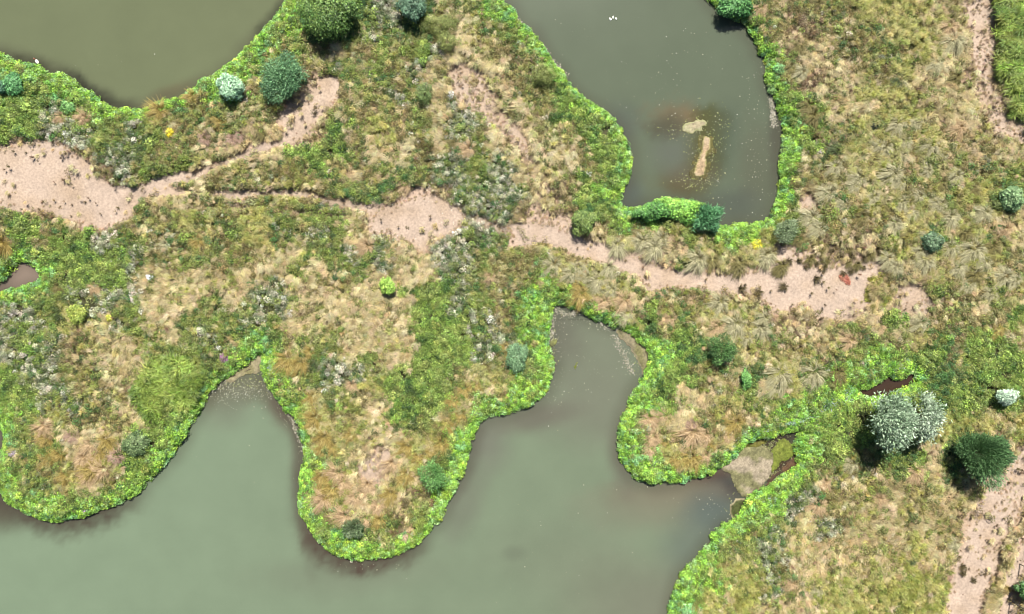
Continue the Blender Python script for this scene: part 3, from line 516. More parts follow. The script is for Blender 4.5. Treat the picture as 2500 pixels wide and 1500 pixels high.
cover('lime_grass', {'Y': .95}, 75, P_grass, [(.10,.18,.03),(.20,.29,.05),(.31,.38,.09),(.13,.21,.04)], 341, 'tall lush lime grass at the upper right edge and by the left inlet', 'grass', (1.1, 2.3), tilt=.6, jit=.3, gap=.6, sdfr=(.4, 99))
cover('pale_sedge', {'p': .6, 's': .05, 'y': .06}, 45, P_lodge, [(.23,.22,.075),(.39,.37,.16),(.31,.30,.10),(.46,.43,.22)], 361, 'pale olive sedge blades swept over between the tussocks', 'sedge', (.4, .85), lodge=True, sdfr=(.6, 99), gap=.6)
cover('brown_weeds', {'r': .8, 'd': .3, 'o': .1, 's': .06, '.': .10}, 45, P_twig, [(.20,.13,.08),(.12,.09,.05),(.28,.19,.12),(.16,.13,.06)], 381, 'brown dried weed stalks scattered at the edges of bare earth', 'dry weeds', (.5, 1.1), dirt_keep=.11, sdfr=(.6, 99))

def band(x, y, s):
    d = samp(DIRT, x, y) + .25 * fbm(x, y, .9, 431, 3); return ss(.12, .3, d) * ss(.85, .45, d) * .6
cover('edge_stubble', {}, 75, P_lodge, [(.27,.20,.12),(.40,.30,.20),(.34,.25,.15),(.46,.36,.25)], 441, 'short trampled tan stubble thinning out onto the bare earth', 'stubble', (.16, .36), lodge=True, sdfr=(.5, 99), dirt_keep=1.0, extra=band, vary=0.0, gap=.55)

# ------------------------------------------------------------------ bushes and trees
def tube(p0, p1, r0, r1, n=6):
    p0, p1 = np.array(p0, float), np.array(p1, float); d = unit(p1 - p0); a = unit(np.cross(d, [0.3, .1, .9] if abs(d[2]) < .9 else [1, 0, 0])); b = np.cross(d, a)
    t = np.arange(n) * 2 * math.pi / n; ring = np.cos(t)[:, None] * a + np.sin(t)[:, None] * b
    V = np.concatenate([p0 + ring * r0, p1 + ring * r1]); i = np.arange(n); j = (i + 1) % n
    return V, np.stack([i, j, j + n, i + n], 1)
def tubes(name, L, mat, parent=None, loc=None):
    V = []; F = []; k = 0
    for a in L:
        v, f = tube(*a); V.append(v); F.append(f + k); k += len(v)
    return link(name, mesh_np(name, np.concatenate(V), np.concatenate(F), mat, smooth=True), parent, loc)
BUSH = []
def bush(px, py, rp, hgt, cols, label, name='bush', cat='bush', L=.13, Wd=.055, n=None, ell=(1, 1), rot=0, lumps=9, feather=0.0, up=.25, group=None, loose=.15, tall=None):
    """px,py centre of the crown as seen, rp its radius in photo pixels, hgt metres"""
    zc = GZ + hgt * .55; x, y = W(px, py, zc); r = rp / 40.0 * (1 - zc / H); gz = float(ground_z(x, y)); gz = max(gz, .05)
    root = empty(name, (x, y, gz)); props(root, label, cat, group)
    if n is None: n = int(min(26000, 3600 * (r / 1.0) ** 2 + 500))
    # lumps: sub-crowns
    lc = []
    for k in range(lumps):
        a = 2 * math.pi * k / lumps + (rng.uniform(-.3, .3) if lumps < 10 else rng.uniform(-.75, .75)); q = r * rng.uniform(.40 if lumps < 10 else .25, .70) * (1 + .10 * math.sin(2 * a + px) + .08 * math.sin(3 * a + py))
        lc.append((q * math.cos(a), q * math.sin(a), hgt * rng.uniform(.45, .72) * (1 - .35 * (q / r) ** 2), r * (rng.uniform(.28, .46) if lumps < 10 else rng.uniform(.20, .38))))
    lc.append((0, 0, hgt * .62, r * .5)); lc = np.array(lc); li = rng.integers(0, len(lc), n); l = lc[li]
    d = unit(rng.normal(0, 1, (n, 3)) + [0, 0, up]); rad = l[:, 3] * (1 - np.abs(rng.normal(0, .22, n))) * (1 + loose * rng.normal(0, 1, n).clip(-1, 2))
    tw = np.sin(d[:, 0] * 9 + li) * np.sin(d[:, 1] * 8 + li * 2) * np.sin(d[:, 2] * 9)     # twiggy sprays and gaps
    rad = rad * (1 + .22 * tw)
    c = l[:, :3] + d * rad[:, None] * [1, 1, min(1.2, hgt / (2 * r) * 1.3)]
    cr, sr = math.cos(R(rot)), math.sin(R(rot)); X = c[:, 0] * ell[0]; Y = c[:, 1] * ell[1]
    c[:, 0] = X * cr - Y * sr; c[:, 1] = X * sr + Y * cr; c[:, 2] = np.clip(c[:, 2], .04, hgt * 1.1)
    out = unit(c - [0, 0, hgt * .3]); nm = unit(out * .35 + d * .5 + [0, 0, .5] + rng.normal(0, .35, (n, 3)))
    t = rng.normal(0, 1, (n, 3)); ax = unit(np.cross(nm, t) * (1 - feather) + out * feather * 1.5)
    L = L * 1.15; Wd = Wd * 1.35; nm = unit(nm - ax * (nm * ax).sum(1, keepdims=True) + 1e-3)
    V, F = leaf_geo(c, ax, nm, rr(.7, 1.35, n) * L, rr(.7, 1.3, n) * Wd, .15)
    cols = np.array(cols); ci = rng.random(n) * (len(cols) - 1) * .6 + .4 * (np.sin(li * 2.3) * .5 + .5) * (len(cols) - 1); i = np.clip(ci.astype(int), 0, len(cols) - 2); f = (ci - i).clip(0, 1)[:, None]
    fc = cols[i] * (1 - f) + cols[i + 1] * f; fc = fc * np.exp(rng.normal(0, .35, n))[:, None] * 1.25
    link('crown', mesh_np('crown', V, F, M_leaf, fattr={'col': np.repeat(fc, 2, 0)}), root)
    st = []
    for q in lc: 
        q = q[:3] * [ell[0], ell[1], 1]; q = np.array([q[0] * cr - q[1] * sr, q[0] * sr + q[1] * cr, q[2]])
        m = q * [.4, .4, .5]; st += [((0, 0, -.05), m, .03 + .02 * hgt / 2, .022), (m, q * .95, .022, .008)]
    tubes('stem', st, M_bark, root)
    BUSH.append((label, px, py)); return root
G1 = [(.035,.085,.03),(.07,.15,.045),(.11,.21,.06)]
TEAL = [(.045,.11,.05),(.09,.19,.085),(.16,.28,.13)]
SILV = [(.11,.17,.10),(.21,.29,.18),(.35,.42,.31)]
OLV = [(.08,.10,.03),(.15,.18,.05),(.22,.24,.07)]
LIME = [(.12,.22,.04),(.22,.36,.06),(.30,.42,.09)]
GREY = [(.08,.12,.06),(.15,.20,.10),(.24,.29,.17)]
# name, x, y, r, h, colours, label, extras
bush(800, 32, 72, 2.6, [(.035,.08,.02),(.08,.15,.035),(.17,.24,.06)], 'large dark green bush at the top edge between the two upper ponds', L=.10)
bush(690, 190, 60, 1.9, TEAL, 'round blue-green bush beside the small bare earth patch', L=.11, Wd=.035, feather=.4)
bush(562, 212, 33, 1.5, [(.16,.30,.16),(.28,.44,.28),(.40,.54,.38)], 'small pale mint bush leaning over the upper left pond', L=.12)
bush(1008, 18, 36, 1.9, [(.04,.09,.05),(.08,.15,.09),(.14,.22,.14)], 'dark blue-green bush cut by the top edge, right of the largest one there', L=.09)
bush(1075, 62, 42, 1.2, OLV, 'olive bush just below the dark blue-green one at the top', ell=(1.3, .8), L=.07, Wd=.02)
bush(1092, 105, 26, 1.5, OLV, 'small olive shrub with a black shadow above the straw slope', L=.07, Wd=.02)
bush(1036, 232, 25, 1.3, [(.06,.10,.03),(.11,.16,.05),(.16,.22,.07)], 'small feathery green bush in the middle of the upper meadow', L=.08, Wd=.02, ell=(.9, 1.25))
bush(1328, 185, 30, 1.4, OLV, 'olive bush with a dark hollow on the bank of the upper right pond', L=.08, Wd=.025)
bush(1425, 542, 34, 1.3, [(.07,.12,.03),(.13,.19,.05),(.19,.24,.07)], 'dark olive-green bush where two dirt paths meet', L=.08)
bush(1598, 514, 42, 1.3, [(.04,.11,.03),(.08,.20,.045),(.15,.31,.06)], 'dark leafy clump at the left end of the green shore of the upper right pond', L=.13, Wd=.05, ell=(1.35, .75), rot=20, lumps=13)
bush(1658, 512, 52, 1.2, [(.10,.24,.05),(.17,.34,.06),(.26,.42,.08)], 'bright green clump bulging into the foot of the upper right pond', L=.13, Wd=.06, ell=(1.35, .72), rot=-12, lumps=15)
bush(1728, 532, 40, 1.4, [(.035,.10,.045),(.07,.19,.08),(.13,.30,.13)], 'dark bluish reed clump overhanging the corner of the upper right pond', L=.26, Wd=.03, feather=.5, loose=.35, ell=(1.1, 1.0), rot=-40, lumps=14, name='reed_clump', cat='reeds')
bush(1922, 562, 32, 1.5, GREY, 'grey-green bush with dark shadow above the wide bare earth', L=.09, Wd=.03, feather=.4)
bush(1764, 856, 39, 1.6, G1, 'round dark green bush on the right bank above the hook of land', L=.10, Wd=.025, feather=.5)
bush(1820, 925, 16, .9, [(.05,.14,.04),(.11,.26,.06),(.18,.34,.10)], 'narrow bright green shrub below the round dark bush', L=.08, ell=(.8, 1.7))
bush(1803, 880, 16, .6, OLV, 'low olive shrub touching the round dark bush on its lower right', L=.07, Wd=.02)
bush(2185, 1035, 62, 4.2, SILV, 'big silvery willow tree at right, the largest crown in view', name='willow_tree', cat='tree', L=.17, Wd=.05, n=9000, feather=.5, lumps=15, loose=.4, ell=(1.15, 1.15))
bush(2268, 1022, 48, 3.6, [(.16,.23,.14),(.28,.35,.24),(.41,.47,.37)], 'paler silver willow tree growing into the larger one from the right', name='willow_tree', cat='tree', L=.17, Wd=.05, n=6500, feather=.5, lumps=12, loose=.4, ell=(1, 1.3))
bush(2402, 1112, 80, 2.7, [(.04,.085,.035),(.075,.15,.055),(.12,.21,.09)], 'large rounded dark green bush beside the pale track at lower right', L=.14, Wd=.03, feather=.75, n=17000, lumps=18)
bush(1058, 1163, 38, 1.8, [(.05,.13,.04),(.10,.22,.06),(.16,.29,.10)], 'round green bush near the right shore of the middle peninsula', L=.09, Wd=.025, feather=.5)
bush(862, 1290, 27, 1.1, [(.06,.10,.05),(.12,.17,.08),(.19,.24,.14)], 'grey-green bush at the tip of the middle peninsula', L=.11, Wd=.025, feather=.7)
bush(946, 700, 21, 1.3, LIME, 'small bright lime bush alone in the straw of the central meadow', L=.09)
bush(190, 768, 27, .9, [(.14,.20,.04),(.24,.30,.06),(.34,.36,.08)], 'low yellow-green bush on the left bank', L=.07)
bush(330, 1085, 34, .8, [(.05,.09,.035),(.10,.15,.06),(.17,.22,.10)], 'dark spreading bush on the left peninsula', L=.09)
bush(1262, 872, 34, 1.0, [(.06,.12,.06),(.12,.21,.10),(.18,.28,.15)], 'grey-teal bush on the left bank of the narrow inlet', L=.08, ell=(.9, 1.2))
bush(2277, 592, 26, 1.2, [(.035,.07,.035),(.08,.14,.07),(.17,.24,.14)], 'dark bluish shrub among the sedge right of the wide bare earth', L=.09)
bush(2468, 486, 32, 1.3, [(.07,.13,.06),(.14,.23,.10),(.22,.31,.15)], 'dim blue-green bush at the right edge in the middle of the photo', L=.10)
bush(2456, 968, 24, 1.6, [(.20,.30,.20),(.34,.44,.32),(.44,.52,.42)], 'small silvery shrub at the right edge above the dark bush', L=.10)
bush(2503, 1444, 24, 1.6, G1, 'dark shrub behind the wire fence at the lower right corner', L=.10)
bush(30, 205, 26, .9, [(.04,.12,.05),(.09,.24,.08),(.15,.32,.14)], 'deep green shrub on the upper left shore', L=.10)
bush(1, 212, 16, .9, [(.03,.09,.05),(.06,.15,.08),(.10,.2,.12)], 'dark shrub cut by the left edge beside the upper pond', L=.10)
bush(165, 262, 18, .6, [(.07,.18,.05),(.13,.28,.08),(.2,.34,.12)], 'small fresh green shrub on the upper left bank', L=.10)
bush(1800, 15, 36, 1.2, [(.03,.09,.03),(.06,.17,.05),(.12,.27,.08)], 'dark green shrub on the top right shore of the upper right pond', L=.11, ell=(1.3, .8))
bush(545, 876, 13, .5, [(.16,.07,.14),(.26,.12,.22),(.10,.10,.06)], 'purple flowering bush by the left inlet', cat='flowers', name='purple_flower_bush', L=.05, n=700)
bush(28, 1106, 12, .5, [(.26,.18,.28),(.36,.28,.38),(.14,.16,.10)], 'mauve flowering plant on the left edge of the left peninsula', cat='flowers', name='purple_flower_bush', L=.05, n=600)
bush(200, 1248, 9, .4, [(.22,.15,.22),(.3,.22,.3),(.12,.14,.08)], 'mauve flowering plant at the tip of the left peninsula', cat='flowers', name='purple_flower_bush', L=.05, n=450)
bush(415, 324, 13, .6, [(.45,.36,.02),(.62,.50,.03),(.30,.30,.05)], 'bright yellow ragwort bloom on the upper left bank', cat='flowers', name='yellow_flower_plant', L=.05, n=700)
bush(1850, 597, 15, .5, [(.48,.42,.03),(.62,.54,.04),(.20,.28,.05)], 'yellow bloom on the shore below the upper right pond', cat='flowers', name='yellow_flower_plant', L=.05, n=600)
bush(268, 777, 10, .4, [(.45,.42,.05),(.5,.48,.08),(.20,.28,.05)], 'small yellow bloom on the left bank', cat='flowers', name='yellow_flower_plant', L=.05, n=400)
bush(367, 678, 10, .5, [(.55,.55,.60),(.75,.75,.80),(.25,.3,.2)], 'white flowering weed at the left end of the straw field', cat='flowers', name='white_flower_plant', L=.05, n=350)
bush(282, 574, 11, .4, [(.5,.40,.36),(.7,.6,.55),(.35,.3,.2)], 'pinkish white bloom below the big bare patch at left', cat='flowers', name='white_flower_plant', L=.05, n=350)
bush(368, 566, 11, .4, [(.5,.52,.5),(.7,.72,.7),(.1,.14,.08)], 'white bloom right of the big bare patch at left', cat='flowers', name='white_flower_plant', L=.04, n=220)
bush(2092, 316, 11, .45, [(.010,.018,.014),(.02,.03,.02)], 'near black small shrub in pale grass, left one of a pair', L=.06, n=900)
bush(2132, 309, 10, .45, [(.012,.022,.016),(.03,.04,.02)], 'near black small shrub in pale grass, right one of a pair', L=.06, n=900)

# ------------------------------------------------------------------ tussocks: individual sedge clumps
def tussock_mesh(n, r, h, w, bias=0):
    az = np.where(rng.random(n) < .8, rng.normal(R(-115), R(58), n), rr(0, 2 * math.pi, n)); az = az + .22 * np.sin(az * 5 + rng.uniform(0, 6)) + .12 * np.sin(az * 11); q = np.sqrt(rr(0, 1, n)); b = np.stack([np.cos(az) * q * .22 + rng.normal(0, .05, n), np.sin(az) * q * .22 + rng.normal(0, .05, n), 0 * az], -1)
    reach = (.25 + .85 * rng.random(n) ** 1.2) * r; hh = (1.05 - .55 * reach / r) * h * rr(.6, 1.1, n)
    V, F = blade_geo(b, az, 1, reach, hh, w * rr(.6, 1.4, n), .9, 4)
    q = np.hypot(V[:, 0], V[:, 1]) / r; V[:, 0] -= .20 * r * q ** 2; V[:, 1] -= .16 * r * q ** 2; V[:, 0] += .03 * np.sin(V[:, 1] * 17) * q   # swept by wind and their own weight
    return V, F
TPAL = {'pale': ('pale green-straw', [(.17,.16,.07),(.38,.36,.20),(.52,.48,.31)]), 'gold': ('golden olive', [(.17,.12,.035),(.34,.26,.07),(.44,.36,.13)]),
        'straw': ('straw coloured', [(.28,.19,.09),(.46,.34,.19),(.56,.42,.26)]), 'olive': ('dull olive', [(.09,.08,.03),(.18,.16,.055),(.28,.24,.09)]),
        'dark': ('dark brown-olive', [(.05,.042,.02),(.11,.09,.04),(.18,.14,.07)]), 'green': ('dark green', [(.035,.05,.02),(.08,.11,.04),(.15,.18,.07)]), 'pink': ('pinkish brown', [(.26,.17,.12),(.42,.29,.21),(.48,.35,.27)])}
TM = {}
for kk, (_, pal) in TPAL.items():
    pal = np.array(pal); TM[kk] = []
    for v in range(6):
        n = 220 if kk in ('dark', 'green') else 560; V, F = tussock_mesh(n, .76, .55, .024 if kk not in ('dark', 'green') else .03)
        t = rng.random(n) * 1.99; i = t.astype(int).clip(0, 1); f = (t - i)[:, None]; bc = (pal[i] * (1 - f) + pal[i + 1] * f) * np.exp(rng.normal(0, .15, n))[:, None]
        fc = np.repeat(bc, 4, 0)
        seg = np.tile(np.arange(4), n); fc = np.where((seg == 0)[:, None], fc * .55 + pal[0] * .45, fc)   # root segment blended toward the darkest palette colour
        TM[kk].append(mesh_np('tussock', V, F, M_grass, fattr={'col': fc}))
TK = {'p': 'pale', 'g': 'gold', 's': 'straw', 'o': 'olive', 'd': 'dark', 'v': 'green', 'k': 'pink', 'y': 'gold'}
LM = [(b[0].split(' with ')[0], b[1], b[2]) for b in BUSH if not any(q in b[0] for q in ('bloom', 'flower'))]
SHORT = [('the largest bush at the top edge',800,32),('the round blue-green bush',694,190),('the pale mint bush',562,212),('the feathery bush of the upper meadow',1036,232),('the bush where the dirt paths meet',1425,542),
 ('the bright clump at the pond foot',1655,508),('the bluish reed clump at the pond corner',1733,535),('the grey-green bush above the wide bare earth',1922,562),('the round dark bush on the right bank',1764,856),('the silver willow',2215,1030),
 ('the large dark bush at lower right',2402,1112),('the round bush on the middle peninsula',1058,1163),('the grey bush at the peninsula tip',862,1290),('the lime bush in the straw',946,700),('the yellow-green bush at left',190,768),('the dark bush on the left peninsula',330,1085),
 ('the grey-teal bush by the narrow inlet',1262,872),('the bluish shrub among the sedge',2277,592),('the blue-green bush at the right edge',2468,486),('the pair of near black shrubs',2112,312),('the sand bar',1700,380),('the tip of the narrow inlet',1361,738),('the tip of the left inlet',640,858),
 ('the mossy patch on bare earth',2140,700),('the brown puddle',2160,945),('the mouth of the muddy stream',1800,1150),('the yellow bloom at upper left',415,324),('the pale oval bare patch',1030,540),('the wire fence',2475,1420),('the upper end of the pale right track',2395,100),('the head of the left peninsula',150,1180),('the lone dark tuft on the bare earth',1915,700),('the hook of land at lower right',1600,1110),('the small inlet at the left edge',60,670)]
labs = {}; TL = []
for tk in T.split():
    k = TK[tk[-1]]; a = tk[:-1].split(','); TL.append((float(a[0]), float(a[1]), float(a[2]), k))
for i, (px, py, r, k) in enumerate(TL):
    nm, lx, ly = min(SHORT, key=lambda q: math.hypot(q[1] - px, q[2] - py)); dx, dy = px - lx, py - ly
    dist = math.hypot(dx, dy); ang = math.degrees(math.atan2(-dy, dx)) % 360
    dirn = ['right of', 'up-right of', 'above', 'up-left of', 'left of', 'down-left of', 'below', 'down-right of'][int((ang + 22.5) // 45) % 8]
    labs.setdefault((k, nm, dirn), []).append((dist, i))
LAB = {}
ORD = ['', 'second ', 'third ', 'fourth ', 'fifth ', 'sixth ', 'seventh ', 'eighth ', 'ninth ', 'tenth ', 'eleventh ', 'twelfth ']
for (k, nm, dirn), L in labs.items():
    L.sort()
    for q, (d, i) in enumerate(L):
        big = 'small ' if TL[i][2] < 15 else ''
        base = f"{big}{TPAL[k][0]} tussock {dirn} {nm}"
        if len(L) > 1: base += (', ' + ORD[min(q, 11)] + 'nearest')
        LAB[i] = base
for i, (px, py, r, k) in enumerate(TL):
    hgt = .22 * r / 25; x, y = W(px, py, GZ + hgt); s = r / 25 * rng.uniform(.78, 1.12)
    o = link('grass_tussock', TM[k][i % 6], None, (x, y, float(ground_z(x, y)) + (.12 if r > 14 else .0)))
    o.rotation_euler = (0, 0, rng.uniform(-.9, .9) if k not in ('dark', 'green') else rng.uniform(0, 6.28)); o.scale = (s, s, s * (1 if r > 14 else 1.3))
    props(o, LAB[i], 'tussock', 'grass tussocks dotted over the banks')

# ------------------------------------------------------------------ specks: white flowers, foam on water
def blob_proto(name, r, n=6, z=.01):
    a = np.arange(n) * 2 * math.pi / n; q = r * rng.uniform(.6, 1.2, n); V = np.concatenate([[[0, 0, z]], np.stack([np.cos(a) * q, np.sin(a) * q, 0 * a], -1)])
    F = np.array([[0, 1 + i, 1 + (i + 1) % n] for i in range(n)]); return proto(name, V, F, np.ones((n, 3)))
P_speck = [blob_proto('fleck', .035) for _ in range(4)]
def specks(name, L, zf, tint, label, cat, scl=(.5, 1.4)):
    X = []; Y = []; S = []
    for (cx, cy, rx, ry, n) in L:
        a = rng.normal(0, .5, (n, 2)); u = cx + a[:, 0] * rx; v = cy + a[:, 1] * ry; X.append((u - 1250) / 40); Y.append((750 - v) / 40)
    X = np.concatenate(X); Y = np.concatenate(Y); s = samp(SDF, X, Y); k = (s < -.04) if zf == 0 else (s > .4); X, Y = X[k], Y[k]; n = len(X)
    Z = np.full(n, .012) if zf == 0 else ground_z(X, Y) + rr(.22, .36, n)
    rot = np.zeros((n, 3)); rot[:, 2] = rr(0, 6.28, n)
    if zf: rot[:, :2] = rng.normal(0, .3, (n, 2))
    tint = np.array(tint); tt = tint[rng.integers(0, len(tint), n)] * rng.uniform(.6, 1.1, (n, 1))
    gn_scatter(name, np.stack([X, Y, Z], -1), rot, scl[0] + (scl[1] - scl[0]) * rng.random(n) ** 2.5, rng.integers(0, 4, n), tt, P_speck, label, cat)
specks('foam_flecks', [(1450,150,220,200,60),(1700,120,200,140,80),(1860,330,50,260,230),(1760,400,150,180,100),(1600,250,150,100,60),(1720,330,90,60,90),(1710,445,50,20,60),(1880,180,30,120,160),(1500,520,30,30,6),
  (1355,830,30,160,200),(1410,775,80,20,160),(1480,800,60,16,60),(1400,900,110,90,90),(1530,860,20,60,70),(600,950,140,30,700),(560,960,90,40,260),(690,985,20,60,110),(740,1080,16,80,50),(560,1180,260,200,14),(900,1385,80,14,24),(1450,1250,300,200,45),(1740,1230,60,60,60),(1600,1190,140,30,24),(1250,1400,500,100,24),(1360,250,60,140,50),(300,120,260,80,8),(1860,1120,80,50,120),(1340,960,30,20,30)],
  0, [(.38,.38,.27),(.28,.28,.19),(.46,.46,.38),(.22,.23,.14)], 'tiny pale flecks of foam and floating algae scattered over the ponds', 'foam flecks', (.2, 1.1))
specks('duckweed', [(1886,1120,16,60,380),(1830,1090,60,10,200),(1900,1115,60,80,420),(1830,1085,60,14,160),(1850,1150,60,70,160),(1720,385,45,110,320),(1650,320,50,26,60),(1690,440,50,22,120),(1560,850,20,90,160),(1350,835,14,60,90),(600,935,90,24,200),(1790,1245,14,50,60),(1760,330,30,90,60)],
  0, [(.22,.26,.06),(.30,.33,.10),(.16,.18,.06),(.34,.34,.18)], 'loose green duckweed flecks round the algae mats', 'duckweed', (.3, 1.3))
specks('scum_line', [(1350 + 1.6 * i, 745 + .5 * i + 14 * math.sin(i * .09), 10, 6, 9) for i in range(0, 105, 2)] + [(1500 + .55 * i, 820 + 1.15 * i, 9, 7, 10) for i in range(0, 80, 3)] + [(1345, 745 + 4 * i, 9, 8, 12) for i in range(24)] + [(1870 + .35 * i, 130 + 3 * i, 8, 8, 12) for i in range(60)] + [(1255 + i, 40 + 1.15 * i, 8, 5, 3) for i in range(130)] + [(700 + .42 * i, 1000 + i, 6, 6, 4) for i in range(0, 110, 2)] + [(505 + i, 965 - .75 * i, 12, 10, 10) for i in range(0, 110, 3)],
  0, [(.28,.26,.19),(.22,.21,.14),(.34,.31,.25)], 'beige line of scum drifted along the inlet shores', 'scum', (.5, 1.8))
specks('white_blooms', [(320,390,40,30,90),(960,420,90,70,120),(1080,440,80,60,140),(1100,620,80,60,170),(1180,520,60,60,140),(300,680,30,60,60),(420,590,80,30,50),(680,440,60,30,30),(100,900,70,90,90),(640,760,40,30,50),(240,330,60,40,60),(900,30,50,30,50),(960,580,80,30,70),(1270,480,50,50,60),(1140,400,70,50,80),(620,500,200,30,50),(1960,1250,50,50,80),(400,880,60,20,40),(760,940,90,60,50),(1180,850,60,80,50)],
  1, [(.6,.6,.52),(.7,.7,.66),(.5,.48,.36)], 'tiny white blooms sprinkled through the weeds', 'white blooms', (.3, 1.0))
specks('shore_blooms', [(645 + 5 * math.sin(i), 880 + 3.3 * i, 14, 8, 9) for i in range(22)] + [(1180 + 6 * i, 1000 - 1.2 * i, 8, 12, 4) for i in range(28)] + [(1560 + 9 * i, 1165 - 3 * max(0, i - 10), 10, 14, 6) for i in range(26)] + [(1760 + 9 * i, 1090 - 3.2 * i, 12, 14, 26) for i in range(26)] + [(1990 + 8 * i, 1000 - 4 * i, 16, 14, 18) for i in range(14)] + [(1800 + 8 * i, 1240 - 5.5 * i, 14, 14, 22) for i in range(16)] + [(652 + 3 * math.sin(i), 870 + 5 * i, 20, 10, 26) for i in range(14)] + [(2120 + 9 * i, 905 - .5 * i, 12, 10, 8) for i in range(10)] + [(1525, 340 + 5 * i, 10, 6, 4) for i in range(18)] + [(745, 1150 + 6 * i, 10, 6, 4) for i in range(18)] + [(1840 + 3 * i, 1240 - 2 * i, 14, 10, 8) for i in range(20)],
  1, [(.40,.50,.50),(.48,.56,.58),(.34,.46,.36)], 'pale blue blooms of water mint and forget-me-not along the shore', 'blooms', (.4, 1.1))

# ------------------------------------------------------------------ yellow-green moss on the bare earth, fence, bird, stone, debris
def plantpatch(name, P, n, pal, label, cat, hgt=.12):
    P = [W(*p, GZ) for p in P]; xs = [p[0] for p in P]; ys = [p[1] for p in P]; x = rng.uniform(min(xs), max(xs), n); y = rng.uniform(min(ys), max(ys), n)
    d = pdist(x, y, P); d = np.where(inside(x, y, P), d, -d); k = d + .35 * fbm(x, y, .5, 401, 3) > 0; x, y = x[k], y[k]; n = len(x)
    gn_scatter(name, np.stack([x, y, ground_z(x, y)], -1), np.stack([0 * x, 0 * x, rr(0, 6.28, n)], -1), rr(.4, .8, n), rng.integers(0, 4, n), palette(x, y, pal, 403, .5), P_fine, label, cat)
plantpatch('moss_patch', [(2118,680),(2150,668),(2172,690),(2185,708),(2170,722),(2140,722),(2118,735),(2110,728),(2124,705)], 900, [(.24,.25,.05),(.34,.33,.07),(.28,.29,.05)], 'yellow-green low moss patch on the right end of the bare earth', 'moss')
plantpatch('red_weeds', [(2050,672),(2068,676),(2072,690),(2060,694),(2048,684)], 90, [(.42,.14,.09),(.5,.22,.15)], 'small reddish weeds on the bare earth near the dark tufts', 'red weeds')

M_post = mat_flat('weathered_post', (.10, .085, .07), .85); M_wire = mat_flat('wire', (.16, .15, .14), .6)
fpts = [(2512,1287),(2487,1376),(2463,1465),(2438,1556)]
fr = [(*W(a, b, .3), float(ground_z(*W(a, b, .3)))) for a, b in fpts]
fe = empty('wire_fence', fr[1]); props(fe, 'thin post and wire fence beside the narrow track at the lower right corner', 'fence')
b0 = np.array(fr[1])
for p in fr:
    p = np.array(p) - b0; q = tubes('post', [((p[0], p[1], p[2] - .15), (p[0], p[1], p[2] + 1.25), .032, .028, 7), ((p[0], p[1], p[2] + 1.25), (p[0], p[1], p[2] + 1.28), .028, .004, 7)], M_post, fe)
for hz in (.35, .7, 1.05):
    L = []
    for a, b in zip(fr[:-1], fr[1:]):
        a = np.array(a) - b0 + [0, .0, hz]; b = np.array(b) - b0 + [0, 0, hz]; m = (a + b) / 2 - [0, 0, .03]; L += [(a, m, .006, .006, 4), (m, b, .006, .006, 4)]
    tubes('wire', L, M_wire, fe)

def spheroid(n=10, m=7):
    V = []; F = []
    for j in range(m + 1):
        for i in range(n):
            t = math.pi * j / m; a = 2 * math.pi * i / n; V.append((math.sin(t) * math.cos(a), math.sin(t) * math.sin(a), math.cos(t)))
    for j in range(m):
        for i in range(n): F.append((j * n + i, (j + 1) * n + i, (j + 1) * n + (i + 1) % n, j * n + (i + 1) % n))
    return np.array(V), np.array(F)
def duck(px, py, yaw):
    x, y = W(px, py, .05); root = empty('duck', (x, y, 0)); root.rotation_euler = (0, 0, yaw); props(root, 'white bodied duck with rusty head swimming beside the upper left shore', 'duck')
    V, F = spheroid(14, 12)
    B = V.copy(); t = B[:, 0]; B = B * [.19, .095, .075]; B[:, 2] += .045 + .05 * np.clip(-t, 0, 1) ** 2; B[:, 1] *= (1 - .35 * np.clip(-t, 0, 1)); 
    c = np.where((t < -.78)[:, None], np.array((.03, .03, .03)), np.array((.72, .66, .62))); c = np.where((t > .72)[:, None], np.array((.25, .10, .06)), c)
    link('body', mesh_np('body', B, F, M_mat, vattr={'col': c}, smooth=True), root)
    Hd = V * [.048, .036, .036]; Hd[:, 0] += .20; Hd[:, 2] += .15; N = V * [.032, .03, .07]; N[:, 0] += .17; N[:, 2] += .09
    link('head', mesh_np('head', np.concatenate([Hd, N]), np.concatenate([F, F + len(V)]), M_mat, vattr={'col': np.tile((.30, .10, .06), (2 * len(V), 1))}, smooth=True), root)
    Bl = V * [.03, .014, .009]; Bl[:, 0] += .262; Bl[:, 2] += .143
    link('bill', mesh_np('bill', Bl, F, M_mat, vattr={'col': np.tile((.08, .09, .10), (len(V), 1))}, smooth=True), root)
duck(90.5, 151.5, R(125))
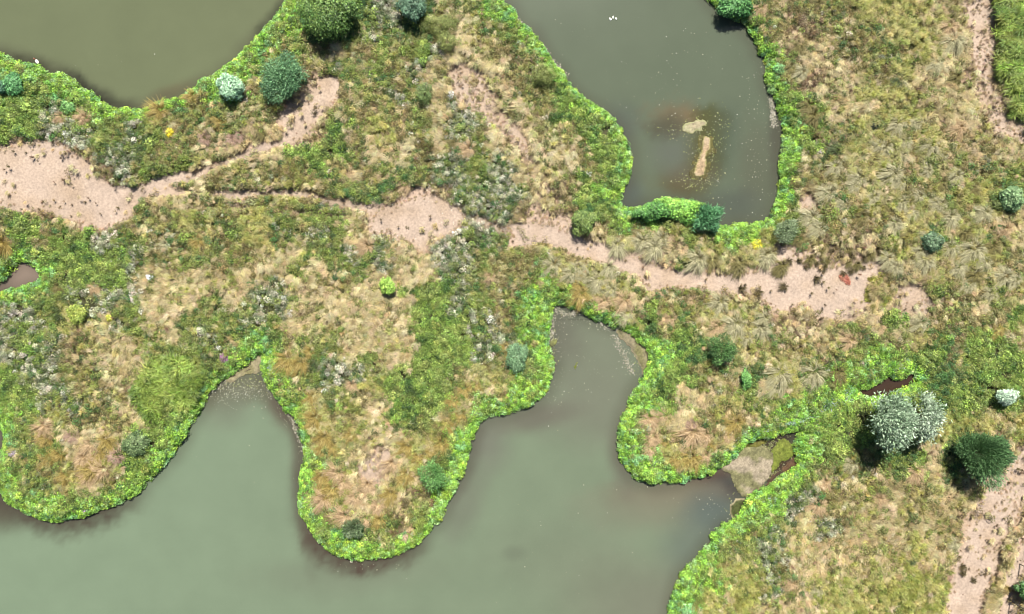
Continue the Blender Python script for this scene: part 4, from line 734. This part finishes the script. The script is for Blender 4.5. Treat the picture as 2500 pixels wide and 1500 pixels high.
def stone(px, py, r, c, label, name='stone', cat='stone', fl=.6, seed=1):
    x, y = W(px, py, .03); V, F = spheroid(12, 8); g = np.random.default_rng(seed); k = 1 + .25 * np.sin(V @ g.normal(0, 2.2, 3) + g.random() * 6) + .12 * np.sin(V @ g.normal(0, 5, 3))
    V = V * k[:, None] * [r, r * .8, r * fl]; o = link(name, mesh_np(name, V, F, M_mat, vattr={'col': np.tile(c, (len(V), 1))}), None, (x, y, max(.02, float(ground_z(x, y)))))
    o.rotation_euler[2] = seed; props(o, label, cat); return o
stone(858, 1372, .085, (.55, .46, .38), 'pale stone in the water at the tip of the middle peninsula', seed=3)
for i, (a, b, r) in enumerate([(1497, 43, .085), (1489, 45, .05), (1491, 48, .06), (1504, 46, .065)]):
    o = stone(a, b, r, (.8, .8, .72), ['largest scrap of the white floating litter near the top of the upper right pond', 'upper left scrap of the white floating litter', 'lower left scrap of the white floating litter', 'rightmost scrap of the white floating litter'][i], 'litter_scrap', 'litter', .35, 5 + i)
    o['group'] = 'white scraps floating together'
stone(1842 + 27, 36 + 2, .06, (.62, .58, .45), 'small pale stone at the top of the right bank', seed=11)
stone(1192, 168, .10, (.6, .5, .42), 'pale stone in the straw of the upper meadow', seed=12, fl=.5)
# driftwood and dead stems
dr = empty('driftwood', (*W(608, 902), .02)); props(dr, 'dark forked branch lying on the beige scum of the left inlet', 'branch')
tubes('branch', [((-.28, -.16, .02), (0, 0, .06), .012, .02), ((0, 0, .06), (.16, .03, .04), .02, .01), ((0, 0, .06), (-.05, .16, .10), .018, .009), ((.02, -.02, .05), (.10, .09, .05), .012, .006)], M_bark, dr)
dr = empty('driftwood', (*W(1357, 888), .02)); props(dr, 'short dark stick floating by the left shore of the narrow inlet', 'branch')
tubes('branch', [((-.06, .1, .01), (.05, -.07, .03), .02, .028)], M_bark, dr)
ds = empty('dead_shrub', (*W(497, 440, GZ), float(ground_z(*W(497, 440, GZ))))); props(ds, 'pale dead twiggy shrub on the path at left', 'dead shrub')
M_pale = mat_flat('bleached_wood', (.50, .42, .33), .8); L = []
for k in range(26):
    a = rng.uniform(0, 6.28); q = rng.uniform(.25, .5); p = np.array((math.cos(a) * q * .5, math.sin(a) * q * .5, rng.uniform(.15, .35))); e = np.array((math.cos(a + .3) * q, math.sin(a + .3) * q, rng.uniform(.1, .45))); L += [((0, 0, 0), p, .018, .012), (p, e, .013, .005)]
tubes('branches', L, M_pale, ds)
print('tussocks', len(TL), 'bushes', len(BUSH))
